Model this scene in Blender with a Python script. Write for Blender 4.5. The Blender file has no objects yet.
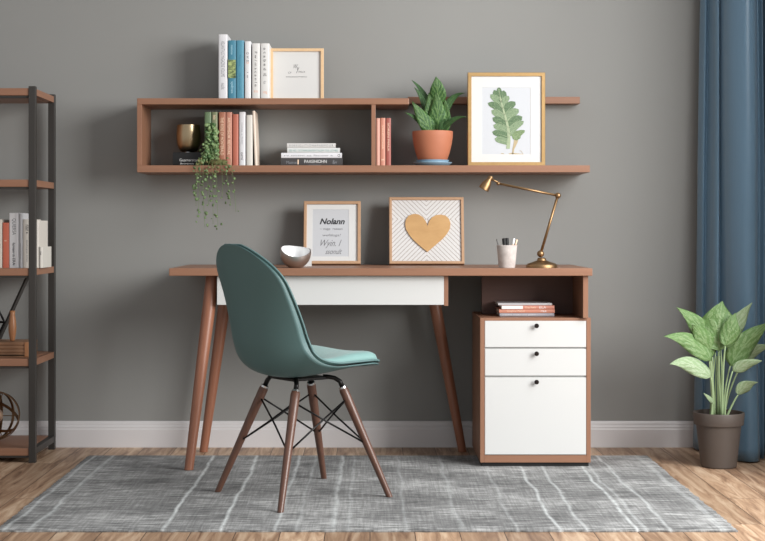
import bpy, bmesh, math, random
from mathutils import Vector, Matrix
random.seed(7)
PI = math.pi
C = bpy.context.scene.collection
# ---------------------------------------------------------------- camera frame
CZ, CY, F = 0.892, -6.0, 1459.0
VX, VY = 370.0, 230.0
def X(px, y): return (px - VX) * (y - CY) / F
def Z(py, y): return CZ - (py - VY) * (y - CY) / F
def S(n, y): return n * (y - CY) / F

# ---------------------------------------------------------------- materials
def lin(c):
    return tuple(((v/255)/12.92 if v/255 <= .04045 else ((v/255+.055)/1.055)**2.4) for v in c) + (1,)
MATS = {}
def mat(name, col, rough=.5, metal=0., spec=.5, noise=None, bump=None, coat=0, sheen=0):
    """noise=(scale xyz, colour2, contrast) ; bump=(scale, strength)"""
    if name in MATS: return MATS[name]
    m = bpy.data.materials.new(name); m.use_nodes = True
    nt = m.node_tree; b = nt.nodes['Principled BSDF']
    b.inputs['Base Color'].default_value = lin(col)
    b.inputs['Roughness'].default_value = rough
    b.inputs['Metallic'].default_value = metal
    b.inputs['Specular IOR Level'].default_value = spec
    b.inputs['Coat Weight'].default_value = coat
    b.inputs['Sheen Weight'].default_value = sheen
    tc = nt.nodes.new('ShaderNodeTexCoord')
    if noise:
        mp = nt.nodes.new('ShaderNodeMapping'); mp.inputs['Scale'].default_value = noise[0]
        n = nt.nodes.new('ShaderNodeTexNoise'); n.inputs['Detail'].default_value = 6; n.inputs['Scale'].default_value = 1
        n.inputs['Roughness'].default_value = .6
        mx = nt.nodes.new('ShaderNodeMix'); mx.data_type = 'RGBA'
        mr = nt.nodes.new('ShaderNodeMapRange'); mr.inputs['From Min'].default_value = .5-noise[2]; mr.inputs['From Max'].default_value = .5+noise[2]
        nt.links.new(tc.outputs['Object'], mp.inputs['Vector']); nt.links.new(mp.outputs[0], n.inputs['Vector'])
        nt.links.new(n.outputs['Fac'], mr.inputs['Value']); nt.links.new(mr.outputs[0], mx.inputs['Factor'])
        mx.inputs['A'].default_value = lin(col); mx.inputs['B'].default_value = lin(noise[1])
        nt.links.new(mx.outputs['Result'], b.inputs['Base Color'])
    if bump:
        n2 = nt.nodes.new('ShaderNodeTexNoise'); n2.inputs['Scale'].default_value = bump[0]; n2.inputs['Detail'].default_value = 4
        bp = nt.nodes.new('ShaderNodeBump'); bp.inputs['Strength'].default_value = bump[1]; bp.inputs['Distance'].default_value = .002
        nt.links.new(tc.outputs['Object'], n2.inputs['Vector']); nt.links.new(n2.outputs['Fac'], bp.inputs['Height'])
        nt.links.new(bp.outputs[0], b.inputs['Normal'])
    MATS[name] = m
    return m

WALL = mat('wall_paint', (137,137,134), .85, noise=((1.2,1.2,1.2),(140,140,137),.3), bump=(160,.08))
WALL2 = mat('side_wall_paint', (205,203,200), .85, bump=(160,.08))
TRIM = mat('trim_paint', (206,203,203), .45, bump=(40,.03))
WOODX = mat('walnut_along_x', (149,108,84), .45, noise=((3,60,60),(134,95,73),.35), bump=(90,.05))
WOODZ = mat('walnut_upright', (148,107,83), .45, noise=((60,60,3),(133,94,72),.35), bump=(90,.05))
WOODY = mat('walnut_along_y', (148,107,83), .45, noise=((60,3,60),(133,94,72),.35), bump=(90,.05))
LEGW = mat('leg_walnut', (150,100,76), .38, noise=((90,90,4),(132,84,62),.3))
CHAIRLEG = mat('chair_leg_walnut', (104,72,58), .35, noise=((90,90,4),(82,55,44),.3))
WHITE = mat('white_lacquer', (203,203,201), .4)
GAPM = mat('plinth_black', (22,20,20), .6)
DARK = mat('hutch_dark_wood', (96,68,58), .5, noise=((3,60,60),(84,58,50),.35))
KNOB = mat('dark_bronze', (38,30,28), .35, metal=.6)
STEEL = mat('charcoal_steel', (60,57,54), .5, metal=.3, bump=(60,.03))
BLACKW = mat('black_wire', (20,19,19), .35, metal=.5)
TEAL = mat('teal_shell', (82,112,112), .5, bump=(300,.05))
TEAL2 = mat('teal_upholstery', (116,154,150), .7, bump=(400,.15), sheen=.2)
CHROME = mat('chrome', (205,205,205), .22, metal=1)
BRASS = mat('aged_brass', (152,123,90), .45, metal=1, noise=((30,30,30),(138,110,79),.3))
CUPBRASS = mat('polished_bronze', (182,162,130), .34, metal=1)
SILVER = mat('brushed_silver', (196,190,186), .42, metal=1)
BRONZE = mat('bronze_strap', (120,92,66), .38, metal=.9)
OAK = mat('pale_oak', (222,190,150), .5, noise=((60,60,60),(208,174,134),.3))
OAK2 = mat('light_oak', (184,148,116), .5, noise=((60,60,60),(170,134,103),.3))
GOLD = mat('gold_wood', (192,158,108), .36, metal=.5, noise=((50,50,50),(176,141,92),.3))
MATW = mat('mat_board', (206,206,204), .8)
PAPER = mat('print_paper', (188,190,193), .8)
INK = mat('ink', (45,45,48), .8)
INKG = mat('grey_ink', (112,112,114), .8)
TERRA = mat('terracotta', (176,110,80), .65, noise=((9,9,9),(166,101,73),.3), bump=(80,.06))
SAUCER = mat('blue_saucer', (130,158,176), .45)
POTM = mat('taupe_pot', (80,71,65), .55, bump=(60,.03))
SOIL = mat('soil', (48,38,30), .95, bump=(120,.9))
STEM = mat('pale_green_stem', (150,172,128), .5)
STEMD = mat('green_stem', (96,122,70), .55)
MARBLE = mat('speckled_stone', (204,197,192), .6, noise=((40,40,40),(176,167,162),.2))
VASEW = mat('turned_wood', (166,116,78), .4, noise=((40,40,8),(134,88,56),.3))
CRATEW = mat('crate_wood', (150,112,82), .55, noise=((5,50,50),(126,90,64),.3))
MOSS = mat('moss', (124,110,72), .9, noise=((60,60,60),(84,94,52),.15), bump=(150,.9))
PAGES = mat('book_pages', (232,226,214), .8, noise=((4,4,400),(214,206,192),.2))
OUT = mat('outside_trim', (236,236,236), .5)

def leaf_mat(name, dark, light, freq=16., skew=1.1, edge=None, rough=.42, amt=.75):
    m = bpy.data.materials.new(name); m.use_nodes = True
    nt = m.node_tree; N = nt.nodes; L = nt.links; b = N['Principled BSDF']
    b.inputs['Roughness'].default_value = rough
    b.inputs['Subsurface Weight'].default_value = 0
    uv = N.new('ShaderNodeUVMap'); sp = N.new('ShaderNodeSeparateXYZ'); L.new(uv.outputs[0], sp.inputs[0])
    def M(op, a, bb=None, cc=None):
        n = N.new('ShaderNodeMath'); n.operation = op
        for i, v in enumerate((a, bb, cc)):
            if v is None: continue
            if isinstance(v, (int, float)): n.inputs[i].default_value = v
            else: L.new(v, n.inputs[i])
        return n.outputs[0]
    av = M('ABSOLUTE', M('SUBTRACT', sp.outputs[1], .5))
    ph = M('SUBTRACT', sp.outputs[0], M('MULTIPLY', av, skew))
    no = N.new('ShaderNodeTexNoise'); no.inputs['Scale'].default_value = 14; L.new(uv.outputs[0], no.inputs['Vector'])
    ph2 = M('ADD', M('MULTIPLY', ph, freq), M('MULTIPLY', no.outputs['Fac'], 1.6))
    s = M('SINE', M('MULTIPLY', ph2, 6.283))
    f = M('MULTIPLY_ADD', s, .5, .5)
    f = M('POWER', f, 2.2)
    rib = M('LESS_THAN', av, .03)
    f = M('MAXIMUM', f, rib)
    if edge: f = M('MAXIMUM', f, M('GREATER_THAN', av, edge))
    f = M('MULTIPLY', f, amt)
    mx = N.new('ShaderNodeMix'); mx.data_type = 'RGBA'
    mx.inputs['A'].default_value = lin(dark); mx.inputs['B'].default_value = lin(light)
    L.new(f, mx.inputs['Factor']); L.new(mx.outputs['Result'], b.inputs['Base Color'])
    bp = N.new('ShaderNodeBump'); bp.inputs['Strength'].default_value = .35; bp.inputs['Distance'].default_value = .003
    L.new(s, bp.inputs['Height']); L.new(bp.outputs[0], b.inputs['Normal'])
    # a little daylight passes through a leaf
    tr = N.new('ShaderNodeBsdfTranslucent'); L.new(mx.outputs['Result'], tr.inputs['Color'])
    ms = N.new('ShaderNodeMixShader'); ms.inputs[0].default_value = .22
    L.new(b.outputs[0], ms.inputs[1]); L.new(tr.outputs[0], ms.inputs[2]); L.new(ms.outputs[0], N['Material Output'].inputs[0])
    return m
LEAFA = leaf_mat('lily_leaf_green', (106,142,82), (172,196,146), 4, .9, amt=.42)
LEAFP = leaf_mat('lily_leaf_pale', (152,178,134), (206,218,192), 4, .9, amt=.45)
LEAFZ = leaf_mat('mottled_leaf', (56,98,46), (128,164,96), 5, .8, amt=.55)
LEAFZ2 = leaf_mat('dark_leaf', (48,84,46), (92,128,76), 10, .7)
VINE = mat('vine_leaf', (98,128,78), .5, noise=((120,120,120),(140,160,112),.15))
VINE2 = mat('vine_leaf_dark', (68,98,54), .5)

# ---------------------------------------------------------------- helpers
def obj(name, bm, m=None, parent=None, smooth=False, loc=None):
    me = bpy.data.meshes.new(name); bm.normal_update(); bm.to_mesh(me); bm.free()
    if m: me.materials.append(m)
    if smooth:
        for p in me.polygons: p.use_smooth = True
    o = bpy.data.objects.new(name, me); C.objects.link(o)
    if parent: o.parent = parent
    if loc: o.location = loc
    return o
def thing(name, label, cat, loc=(0,0,0), rotz=0, group=None):
    o = bpy.data.objects.new(name, None); C.objects.link(o); o.empty_display_size = .05
    o.location = loc; o.rotation_euler = (0,0,rotz)
    return tag(o, label, cat, group)
def tag(o, label, cat, group=None):
    o['label'] = label; o['category'] = cat
    if group: o['group'] = group
    return o
def struct(name, bm, m, smooth=False):
    o = obj(name, bm, m, smooth=smooth); o['kind'] = 'structure'; return o
def bx(bm, x0, x1, y0, y1, z0, z1, bev=0.):
    t = bmesh.new(); bmesh.ops.create_cube(t, size=1)
    for v in t.verts: v.co = Vector(((x0+x1)/2 + v.co.x*(x1-x0), (y0+y1)/2 + v.co.y*(y1-y0), (z0+z1)/2 + v.co.z*(z1-z0)))
    if bev: bmesh.ops.bevel(t, geom=t.edges[:], offset=bev, segments=2, profile=.5, affect='EDGES')
    merge(bm, t)
    return bm
def merge(bm, t):
    me = bpy.data.meshes.new('tmp'); t.to_mesh(me); t.free(); bm.from_mesh(me); bpy.data.meshes.remove(me)
def box(x0, x1, y0, y1, z0, z1, bev=.001): return bx(bmesh.new(), x0, x1, y0, y1, z0, z1, bev)
def frame_at(d):
    d = d.normalized(); up = Vector((0,0,1)) if abs(d.z) < .95 else Vector((1,0,0))
    a = d.cross(up).normalized(); return a, d.cross(a).normalized()
def tube(bm, pts, r, seg=12, cap=True, r2=None):
    """tube through pts; r number or list; r2 flattens one axis"""
    pts = [Vector(p) for p in pts]; n = len(pts)
    rs = r if isinstance(r, (list, tuple)) else [r]*n
    rings = []; a0 = None
    for i, p in enumerate(pts):
        d = (pts[min(i+1, n-1)] - pts[max(i-1, 0)])
        if a0 is None: a, b = frame_at(d)
        else:
            dn = d.normalized(); a = (a0 - dn*a0.dot(dn)).normalized(); b = dn.cross(a)
        a0 = a
        rings.append([bm.verts.new(p + (a*math.cos(2*PI*k/seg) + b*math.sin(2*PI*k/seg)*(r2/rs[i] if r2 else 1))*rs[i]) for k in range(seg)])
    for i in range(n-1):
        for k in range(seg):
            bm.faces.new((rings[i][k], rings[i][(k+1) % seg], rings[i+1][(k+1) % seg], rings[i+1][k]))
    if cap:
        bm.faces.new(rings[0][::-1]); bm.faces.new(rings[-1])
    bmesh.ops.recalc_face_normals(bm, faces=bm.faces[:])
    return bm
def lathe(bm, prof, c=(0,0,0), seg=48, closed=False):
    rings = []
    for r, z in prof:
        if r < 1e-6: rings.append([bm.verts.new((c[0], c[1], c[2]+z))])
        else: rings.append([bm.verts.new((c[0]+r*math.cos(2*PI*k/seg), c[1]+r*math.sin(2*PI*k/seg), c[2]+z)) for k in range(seg)])
    pairs = list(zip(rings, rings[1:])) + ([(rings[-1], rings[0])] if closed else [])
    for A, B in pairs:
        for k in range(seg):
            k2 = (k+1) % seg
            if len(A) == 1 and len(B) == 1: continue
            if len(A) == 1: bm.faces.new((A[0], B[k], B[k2]))
            elif len(B) == 1: bm.faces.new((A[k], A[k2], B[0]))
            else: bm.faces.new((A[k], A[k2], B[k2], B[k]))
    bmesh.ops.recalc_face_normals(bm, faces=bm.faces[:])
    return bm
def smooth_sharp(o, ang=35):
    for p in o.data.polygons: p.use_smooth = True
    o.data.set_sharp_from_angle(angle=math.radians(ang)); return o
def bez(p0, p1, p2, n):
    return [(1-t)**2*Vector(p0) + 2*(1-t)*t*Vector(p1) + t*t*Vector(p2) for t in [i/n for i in range(n+1)]]
def text(body, cx, cz, y, w, h, m, parent, vertical=False, shear=0., name='lettering', bold=0.):
    cu = bpy.data.curves.new('t', 'FONT'); cu.body = body; cu.size = 1; cu.shear = shear; cu.offset = bold
    o = bpy.data.objects.new('t', cu); C.objects.link(o)
    dg = bpy.context.evaluated_depsgraph_get(); dg.update()
    me = bpy.data.meshes.new_from_object(o.evaluated_get(dg))
    bpy.data.objects.remove(o); bpy.data.curves.remove(cu)
    xs = [v.co.x for v in me.vertices]; ys = [v.co.y for v in me.vertices]
    x0, x1, y0, y1 = min(xs), max(xs), min(ys), max(ys)
    sx, sy = w/(x1-x0), h/(y1-y0)
    for v in me.vertices:
        a, b = (v.co.x-(x0+x1)/2)*sx, (v.co.y-(y0+y1)/2)*sy
        v.co = (cx+b, y, cz-a) if vertical else (cx+a, y, cz+b)
    me.materials.clear(); me.materials.append(m); me.name = name
    for v in me.vertices: pass
    q = bpy.data.objects.new(name, me); C.objects.link(q); q.parent = parent
    return q

# ---------------------------------------------------------------- room
def noise_floor():
    m = bpy.data.materials.new('oak_planks'); m.use_nodes = True
    nt = m.node_tree; N = nt.nodes; L = nt.links; b = N['Principled BSDF']; b.inputs['Roughness'].default_value = .48
    tc = N.new('ShaderNodeTexCoord'); sp = N.new('ShaderNodeSeparateXYZ'); L.new(tc.outputs['Object'], sp.inputs[0])
    cb = N.new('ShaderNodeCombineXYZ'); L.new(sp.outputs[1], cb.inputs[0]); L.new(sp.outputs[0], cb.inputs[1])
    br = N.new('ShaderNodeTexBrick'); L.new(cb.outputs[0], br.inputs['Vector'])
    br.inputs['Scale'].default_value = 1; br.inputs['Brick Width'].default_value = 1.15; br.inputs['Row Height'].default_value = .132
    br.inputs['Mortar Size'].default_value = .0016; br.inputs['Mortar Smooth'].default_value = .4; br.offset = .37; br.offset_frequency = 2
    br.inputs['Color1'].default_value = (0,0,0,1); br.inputs['Color2'].default_value = (1,1,1,1); br.inputs['Mortar'].default_value = (.5,.5,.5,1)
    # grain stretched along the planks, shifted per plank
    mp = N.new('ShaderNodeMapping'); mp.inputs['Scale'].default_value = (1.5, 17, 1); L.new(cb.outputs[0], mp.inputs[0])
    ad = N.new('ShaderNodeVectorMath'); ad.operation = 'ADD'; L.new(mp.outputs[0], ad.inputs[0])
    sc = N.new('ShaderNodeVectorMath'); sc.operation = 'SCALE'; sc.inputs['Scale'].default_value = 9; L.new(br.outputs['Color'], sc.inputs[0]); L.new(sc.outputs[0], ad.inputs[1])
    n1 = N.new('ShaderNodeTexNoise'); n1.inputs['Scale'].default_value = 1.6; n1.inputs['Detail'].default_value = 8; n1.inputs['Roughness'].default_value = .62; n1.inputs['Distortion'].default_value = 1.2
    L.new(ad.outputs[0], n1.inputs['Vector'])
    r1 = N.new('ShaderNodeValToRGB'); e = r1.color_ramp.elements
    e[0].position = .3; e[0].color = lin((112,82,62)); e[1].position = .66; e[1].color = lin((210,186,160))
    k = e.new(.5); k.color = lin((180,149,122))
    L.new(n1.outputs['Fac'], r1.inputs[0])
    mx = N.new('ShaderNodeMix'); mx.data_type = 'RGBA'; mx.blend_type = 'MULTIPLY'; mx.inputs['Factor'].default_value = 1
    r2 = N.new('ShaderNodeValToRGB'); e = r2.color_ramp.elements; e[0].color = (.64,.60,.57,1); e[1].color = (1.05,1.03,1.0,1)
    L.new(br.outputs['Color'], r2.inputs[0]); L.new(r1.outputs[0], mx.inputs['A']); L.new(r2.outputs[0], mx.inputs['B'])
    mm = N.new('ShaderNodeMix'); mm.data_type = 'RGBA'; L.new(br.outputs['Fac'], mm.inputs['Factor']); L.new(mx.outputs['Result'], mm.inputs['A']); mm.inputs['B'].default_value = lin((58,40,30))
    L.new(mm.outputs['Result'], b.inputs['Base Color'])
    bp = N.new('ShaderNodeBump'); bp.inputs['Strength'].default_value = .15; bp.inputs['Distance'].default_value = .002
    L.new(n1.outputs['Fac'], bp.inputs['Height']); L.new(bp.outputs[0], b.inputs['Normal'])
    return m
RW = 1.60      # right wall
struct('floor', box(-4.2, 4.2, -7.2, .12, -.06, 0, 0), noise_floor())
struct('wall_back', box(-4.2, RW+.12, 0, .12, 0, 2.7, 0), WALL)
# right wall with a tall window opening
WY0, WY1, WZ0, WZ1 = -3.6, -.88, .12, 2.5
b = bmesh.new(); bx(b, RW, RW+.12, WY1, 0, 0, 2.7); bx(b, RW, RW+.12, -4.6, WY0, 0, 2.7); bx(b, RW, RW+.12, WY0, WY1, 0, WZ0); bx(b, RW, RW+.12, WY0, WY1, WZ1, 2.7)
struct('wall_right', b, WALL2)
win = bpy.data.objects.new('window_1', None); C.objects.link(win); win['kind'] = 'structure'; win.location = (RW+.03, (WY0+WY1)/2, WZ0)
b = bmesh.new(); hy = (WY1-WY0)/2; hz = WZ1-WZ0
for y0, y1, z0, z1 in ((-hy,-hy+.05,0,hz), (hy-.05,hy,0,hz), (-hy+.05,hy-.05,0,.05), (-hy+.05,hy-.05,hz-.05,hz)): bx(b, -.0, .05, y0, y1, z0, z1, .002)
for k in (-1, 1): bx(b, 0.005, .045, k*hy/3-.02, k*hy/3+.02, .05, hz-.05, .002)
obj('window_frame', b, OUT, win)
b = bmesh.new()
for (y0, y1) in ((-.40, -.17),):
    bx(b, RW-.018, RW, y0, y1, 0, 2.6, .002)
struct('trim_1', b, OUT)
# baseboards: moulded profile
def baseboard(name, run0, run1, axis):
    prof = [(0,0), (-.016,0), (-.016,.072), (-.013,.078), (-.013,.084), (-.009,.090), (-.008,.098), (-.004,.106), (0,.107)]
    b = bmesh.new(); ends = []
    for s in (run0, run1):
        ends.append([b.verts.new((s, p, z) if axis == 'x' else (RW+p, s, z)) for p, z in prof])
    n = len(prof)
    for k in range(n): b.faces.new((ends[0][k], ends[0][(k+1) % n], ends[1][(k+1) % n], ends[1][k]))
    b.faces.new(ends[0]); b.faces.new(ends[1][::-1]); bmesh.ops.recalc_face_normals(b, faces=b.faces[:])
    return struct(name, b, TRIM)
baseboard('baseboard_back', -4.2, RW-.017, 'x')
baseboard('baseboard_right', WY0-.9, -.405, 'y')

# ---------------------------------------------------------------- rug
def rug_mat():
    m = bpy.data.materials.new('woven_rug'); m.use_nodes = True
    nt = m.node_tree; N = nt.nodes; L = nt.links; b = N['Principled BSDF']; b.inputs['Roughness'].default_value = .95; b.inputs['Specular IOR Level'].default_value = .1
    tc = N.new('ShaderNodeTexCoord'); sp = N.new('ShaderNodeSeparateXYZ'); L.new(tc.outputs['Object'], sp.inputs[0])
    def noise(scale, sx, sy, det=5, rough=.6):
        mp = N.new('ShaderNodeMapping'); mp.inputs['Scale'].default_value = (sx, sy, 1); L.new(tc.outputs['Object'], mp.inputs[0])
        n = N.new('ShaderNodeTexNoise'); n.inputs['Scale'].default_value = scale; n.inputs['Detail'].default_value = det; n.inputs['Roughness'].default_value = rough
        L.new(mp.outputs[0], n.inputs['Vector']); return n.outputs['Fac']
    def M(op, a, bb=None, cc=None):
        n = N.new('ShaderNodeMath'); n.operation = op
        for i, v in enumerate((a, bb, cc)):
            if v is None: continue
            if isinstance(v, (int, float)): n.inputs[i].default_value = v
            else: L.new(v, n.inputs[i])
        return n.outputs[0]
    wefts = noise(1, 10, 95, 6, .75); warps = noise(1, 130, 5, 5, .7); blot = noise(2.6, 1, 1.6, 4, .6)
    v = M('ADD', M('ADD', M('MULTIPLY', wefts, .70), M('MULTIPLY', warps, .22)), M('MULTIPLY', blot, .36))
    rp = N.new('ShaderNodeValToRGB'); e = rp.color_ramp.elements
    e[0].position = .5; e[0].color = lin((80,80,80)); e[1].position = .79; e[1].color = lin((196,196,194))
    k = e.new(.64); k.color = lin((128,128,127)); L.new(v, rp.inputs[0])
    # pale stripes running to the back, slightly wavering
    wob = M('MULTIPLY', M('SUBTRACT', noise(1, 1.3, 3.0, 3, .5), .5), .045)
    xx = M('ADD', sp.outputs[0], wob)
    t = M('DIVIDE', M('ADD', xx, 1.15), 2.3)
    px = [(98,.5,2),(117,1,3),(135.6,.45,1.5),(181,.3,1.5),(199,.55,1.8),(216,1,3),(259,.9,2.6),(278,.35,1.4),(300,.7,2.2),(316,.3,1.3),(342,1,3),(355,.75,2),
          (398,.6,2),(421,.3,1.4),(437,.8,2.4),(478,.6,2),(510,1,3),(521,.4,1.4),(531,.5,1.6),(569,1,3),(576,.4,1.4),(594,.65,2),(634,1,2.6)]
    S_ = [((p-370)/252.2, a, w/252.2/2) for p, a, w in px]
    cur = None
    for i in range(0, len(S_), 8):
        r = N.new('ShaderNodeValToRGB'); el = r.color_ramp.elements
        while len(el) > 1: el.remove(el[-1])
        el[0].position = 0; el[0].color = (0,0,0,1)
        for xw, a, hw in S_[i:i+8]:
            c = (xw+1.15)/2.3; h = hw/2.3*1.2; a = max(.5, a**.7)
            for q, val in ((c-h, 0), (c, a), (c+h, 0)):
                n_ = el.new(min(max(q, .0001), .9999)); n_.color = (val, val, val, 1)
        L.new(t, r.inputs[0]); cur = r.outputs[0] if cur is None else M('MAXIMUM', cur, r.outputs[0])
    brk = N.new('ShaderNodeMapRange'); brk.inputs['From Min'].default_value = .25; brk.inputs['From Max'].default_value = .55; L.new(noise(1, 30, 16, 4, .7), brk.inputs['Value'])
    f = M('MULTIPLY', M('MULTIPLY', cur, brk.outputs[0]), .88)
    mx = N.new('ShaderNodeMix'); mx.data_type = 'RGBA'; L.new(f, mx.inputs['Factor']); L.new(rp.outputs[0], mx.inputs['A']); mx.inputs['B'].default_value = lin((216,220,219))
    L.new(mx.outputs['Result'], b.inputs['Base Color'])
    bp = N.new('ShaderNodeBump'); bp.inputs['Strength'].default_value = .5; bp.inputs['Distance'].default_value = .004
    L.new(v, bp.inputs['Height']); L.new(bp.outputs[0], b.inputs['Normal'])
    return m
RX0, RX1, RY0, RY1, RT = -1.105, 1.088, -1.695, -.262, .008
b = bmesh.new()
nx, ny = 140, 90
def rp_(i, j):
    u, v = i/nx, j/ny
    x = RX0 + (RX1-RX0)*u; y = RY0 + (RY1-RY0)*v
    if i in (0, nx): x += (random.random()-.5)*.008
    if j in (0, ny): y += (random.random()-.5)*.005
    return x, y
top = [[None]*(ny+1) for _ in range(nx+1)]; bot = [[None]*(ny+1) for _ in range(nx+1)]
for i in range(nx+1):
    for j in range(ny+1):
        x, y = rp_(i, j); e = i in (0, nx) or j in (0, ny)
        top[i][j] = b.verts.new((x, y, RT-(.003 if e else 0)))
        if e: bot[i][j] = b.verts.new((x, y, .0005))
for i in range(nx):
    for j in range(ny): b.faces.new((top[i][j], top[i+1][j], top[i+1][j+1], top[i][j+1]))
for i in range(nx):
    for j in (0, ny): b.faces.new((top[i][j], top[i+1][j], bot[i+1][j], bot[i][j]))
for j in range(ny):
    for i in (0, nx): b.faces.new((top[i][j], top[i][j+1], bot[i][j+1], bot[i][j]))
bmesh.ops.recalc_face_normals(b, faces=b.faces[:])
tag(obj('area_rug', b, rug_mat()), 'grey distressed woven area rug with wavering white stripes lying on the plank floor', 'rug')

# ---------------------------------------------------------------- wall shelf
SY = -.25          # shelf front
zt1, zt0 = Z(98.2, SY), Z(104.4, SY)      # upper board top / bottom
zb1, zb0 = Z(165.3, SY), Z(172.3, SY)     # lower board
SX0, SX1 = X(137, SY), X(590, SY)
t = thing('wall_shelf', 'long walnut wall shelf with an open box on the left and a ledge running right', 'shelf', (SX0, 0, zb0))
def rel(x): return x - SX0
H0 = zb0
xd = X(409, SY)
obj('lower_board', box(0, SX1-SX0, SY, 0, 0, zb1-H0, .0015), WOODX, t)
obj('upper_board', box(0, rel(xd), SY, 0, zt0-H0, zt1-H0, .0015), WOODX, t)
LY = -.06
obj('narrow_ledge', box(rel(xd), rel(X(580, LY)), LY, 0, Z(103.6, LY)-H0, Z(96.8, LY)-H0, .0015), WOODX, t)
obj('side_panel', box(0, .018, SY, 0, zb1-H0, zt0-H0, .0008), WOODZ, t)
obj('divider', box(rel(X(371.4, SY)), rel(X(375.6, SY)), SY+.002, 0, zb1-H0, zt0-H0, .0008), WOODZ, t)

# ---------------------------------------------------------------- books
def cov(c, rough=.5):
    c = tuple(int(v*.92) if min(c) > 195 else v for v in c)
    return mat('cover_%d_%d_%d' % c, c, rough)
def book(label, x0, x1, z0, h, y0, depth, col, texts=(), lean=0., cat='book', group=None, name='book', extra=None):
    """upright book, spine facing the room (y0 = spine)"""
    w = x1-x0; t = thing(name, label, cat, ((x0+x1)/2, y0, z0), 0, group)
    m = cov(col); hw = w/2; c = min(.0022, w*.16)
    b = bmesh.new(); n = 8
    pts = [(-hw, depth), (-hw, .004)] + [(-hw*math.cos(PI*k/n), .004 - .004*math.sin(PI*k/n)) for k in range(1, n)] + [(hw, .004), (hw, depth), (hw-c, depth), (hw-c, .006), (-hw+c, .006), (-hw+c, depth)]
    lo = [b.verts.new((x, y, 0)) for x, y in pts]; hi = [b.verts.new((x, y, h)) for x, y in pts]; k = len(pts)
    for i in range(k): b.faces.new((lo[i], lo[(i+1) % k], hi[(i+1) % k], hi[i]))
    # caps split into three convex pieces
    for V in (lo, hi):
        i0, iN = 1, n+1
        b.faces.new([V[0], V[1], V[k-2], V[k-1]]); b.faces.new(V[1:n+2] + [V[k-3], V[k-2]]); b.faces.new([V[n+1], V[n+2], V[n+3], V[n+4]])
    bmesh.ops.recalc_face_normals(b, faces=b.faces[:])
    obj('cover', b, m, t)
    obj('pages', box(-hw+c, hw-c, .0065, depth-.004, .003, h-.004, 0), PAGES, t)
    for tx in texts:
        body, fz, fw, fh, mm = tx[:5]
        text(body, 0, h*fz, -.0003, h*fh, w*fw, mm, t, vertical=True)
    if lean: t.rotation_euler = (0, lean, 0)
    if extra: extra(t, w, h)
    return t
def flatbook(label, x0, x1, z0, th, y0, depth, col, texts=(), group=None, rotz=0.):
    w = x1-x0; t = thing('book', label, 'book', ((x0+x1)/2, y0, z0), 0, group)
    m = cov(col); c = min(.0022, th*.16); hw = w/2; b = bmesh.new()
    n = 8
    pts = [(depth, 0), (.003, 0)] + [(.003-.003*math.sin(PI*k/n), th/2-th/2*math.cos(PI*k/n)) for k in range(1, n)] + [(.003, th), (depth, th), (depth, th-c), (.006, th-c), (.006, c), (depth, c)]
    A = [b.verts.new((-hw, y, z)) for y, z in pts]; B = [b.verts.new((hw, y, z)) for y, z in pts]; k = len(pts)
    for i in range(k): b.faces.new((A[i], A[(i+1) % k], B[(i+1) % k], B[i]))
    for V in (A, B):
        b.faces.new([V[0], V[1], V[k-2], V[k-1]]); b.faces.new(V[1:n+2] + [V[k-3], V[k-2]]); b.faces.new([V[n+1], V[n+2], V[n+3], V[n+4]])
    bmesh.ops.recalc_face_normals(b, faces=b.faces[:])
    obj('cover', b, m, t)
    obj('pages', box(-hw+.003, hw-.003, .0065, depth-.003, c, th-c, 0), PAGES, t)
    for body, fx, fz, fw, fh, mm in texts:
        text(body, -hw+w*fx, th*fz, -.0003, w*fw, th*fh, mm, t)
    t.rotation_euler = (0, 0, rotz)
    return t
TXG = mat('grey_print', (128,130,134), .7); TXD = mat('dark_print', (66,64,66), .7); TXW = mat('white_print', (225,225,222), .6); TXP = mat('peach_print', (226,170,140), .7)
TXB = mat('blue_print', (62,124,150), .7); TXLB = mat('light_blue_print', (168,208,220), .7); TXT = mat('teal_print', (120,160,156), .7); TXC = mat('cream_print', (236,208,180), .7)

BY = -.20
g1 = 'books on top of the wall shelf'
def onpx(label, a, b_, top, zb, col, y=BY, depth=.15, **k):
    return book(label, X(a, y)+.0003, X(b_, y)-.0003, zb+.0003, Z(top, y)-zb, y, depth, col, **k)
onpx('tall white book with grey spine print, tallest of the row on top of the shelf', 218.4, 227.4, 34.4, zt1, (232,232,234), group=g1, texts=(('HELIANTHUS MAGAZINE VOLUME', .62, .42, .55, TXG), ('nolt', .2, .4, .1, TXG)))
def pic(t, w, h):
    b = bmesh.new(); bx(b, -w*.49, w*.49, -.0012, -.0002, h*.36, h*.67, 0)
    obj('cover_picture', b, mat('spine_photo', (46,62,44), .6, noise=((60,60,160),(170,186,120),.12)), t)
onpx('teal blue book with a dark green picture on its spine', 228, 235.9, 40.4, zt1, (66,126,148), extra=pic, group=g1, texts=(('melonie', .84, .3, .16, TXLB), ('sydnea', .2, .45, .2, TXLB)))
onpx('plain teal blue book between the picture-spined one and a slim white book', 236.2, 243.8, 40.4, zt1, (80,140,162), group=g1, texts=(('Tilanowa', .66, .25, .2, TXB), ('vale of the calm', .3, .22, .3, TXB)))
onpx('slim white book with tiny faint print, right of the two teal ones', 244.6, 250.9, 41.4, zt1, (236,236,238), group=g1, texts=(('o w e', .73, .4, .16, TXG), ('o', .63, .4, .03, TXP), ('i e', .42, .25, .1, TXG)))
onpx('white book with dark spaced letters and a peach mark low on its spine', 251.9, 259.9, 43.4, zt1, (234,233,230), group=g1, texts=(('F w / m s c a n l e', .54, .32, .62, TXD), ('co', .14, .5, .035, TXP)))
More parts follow.
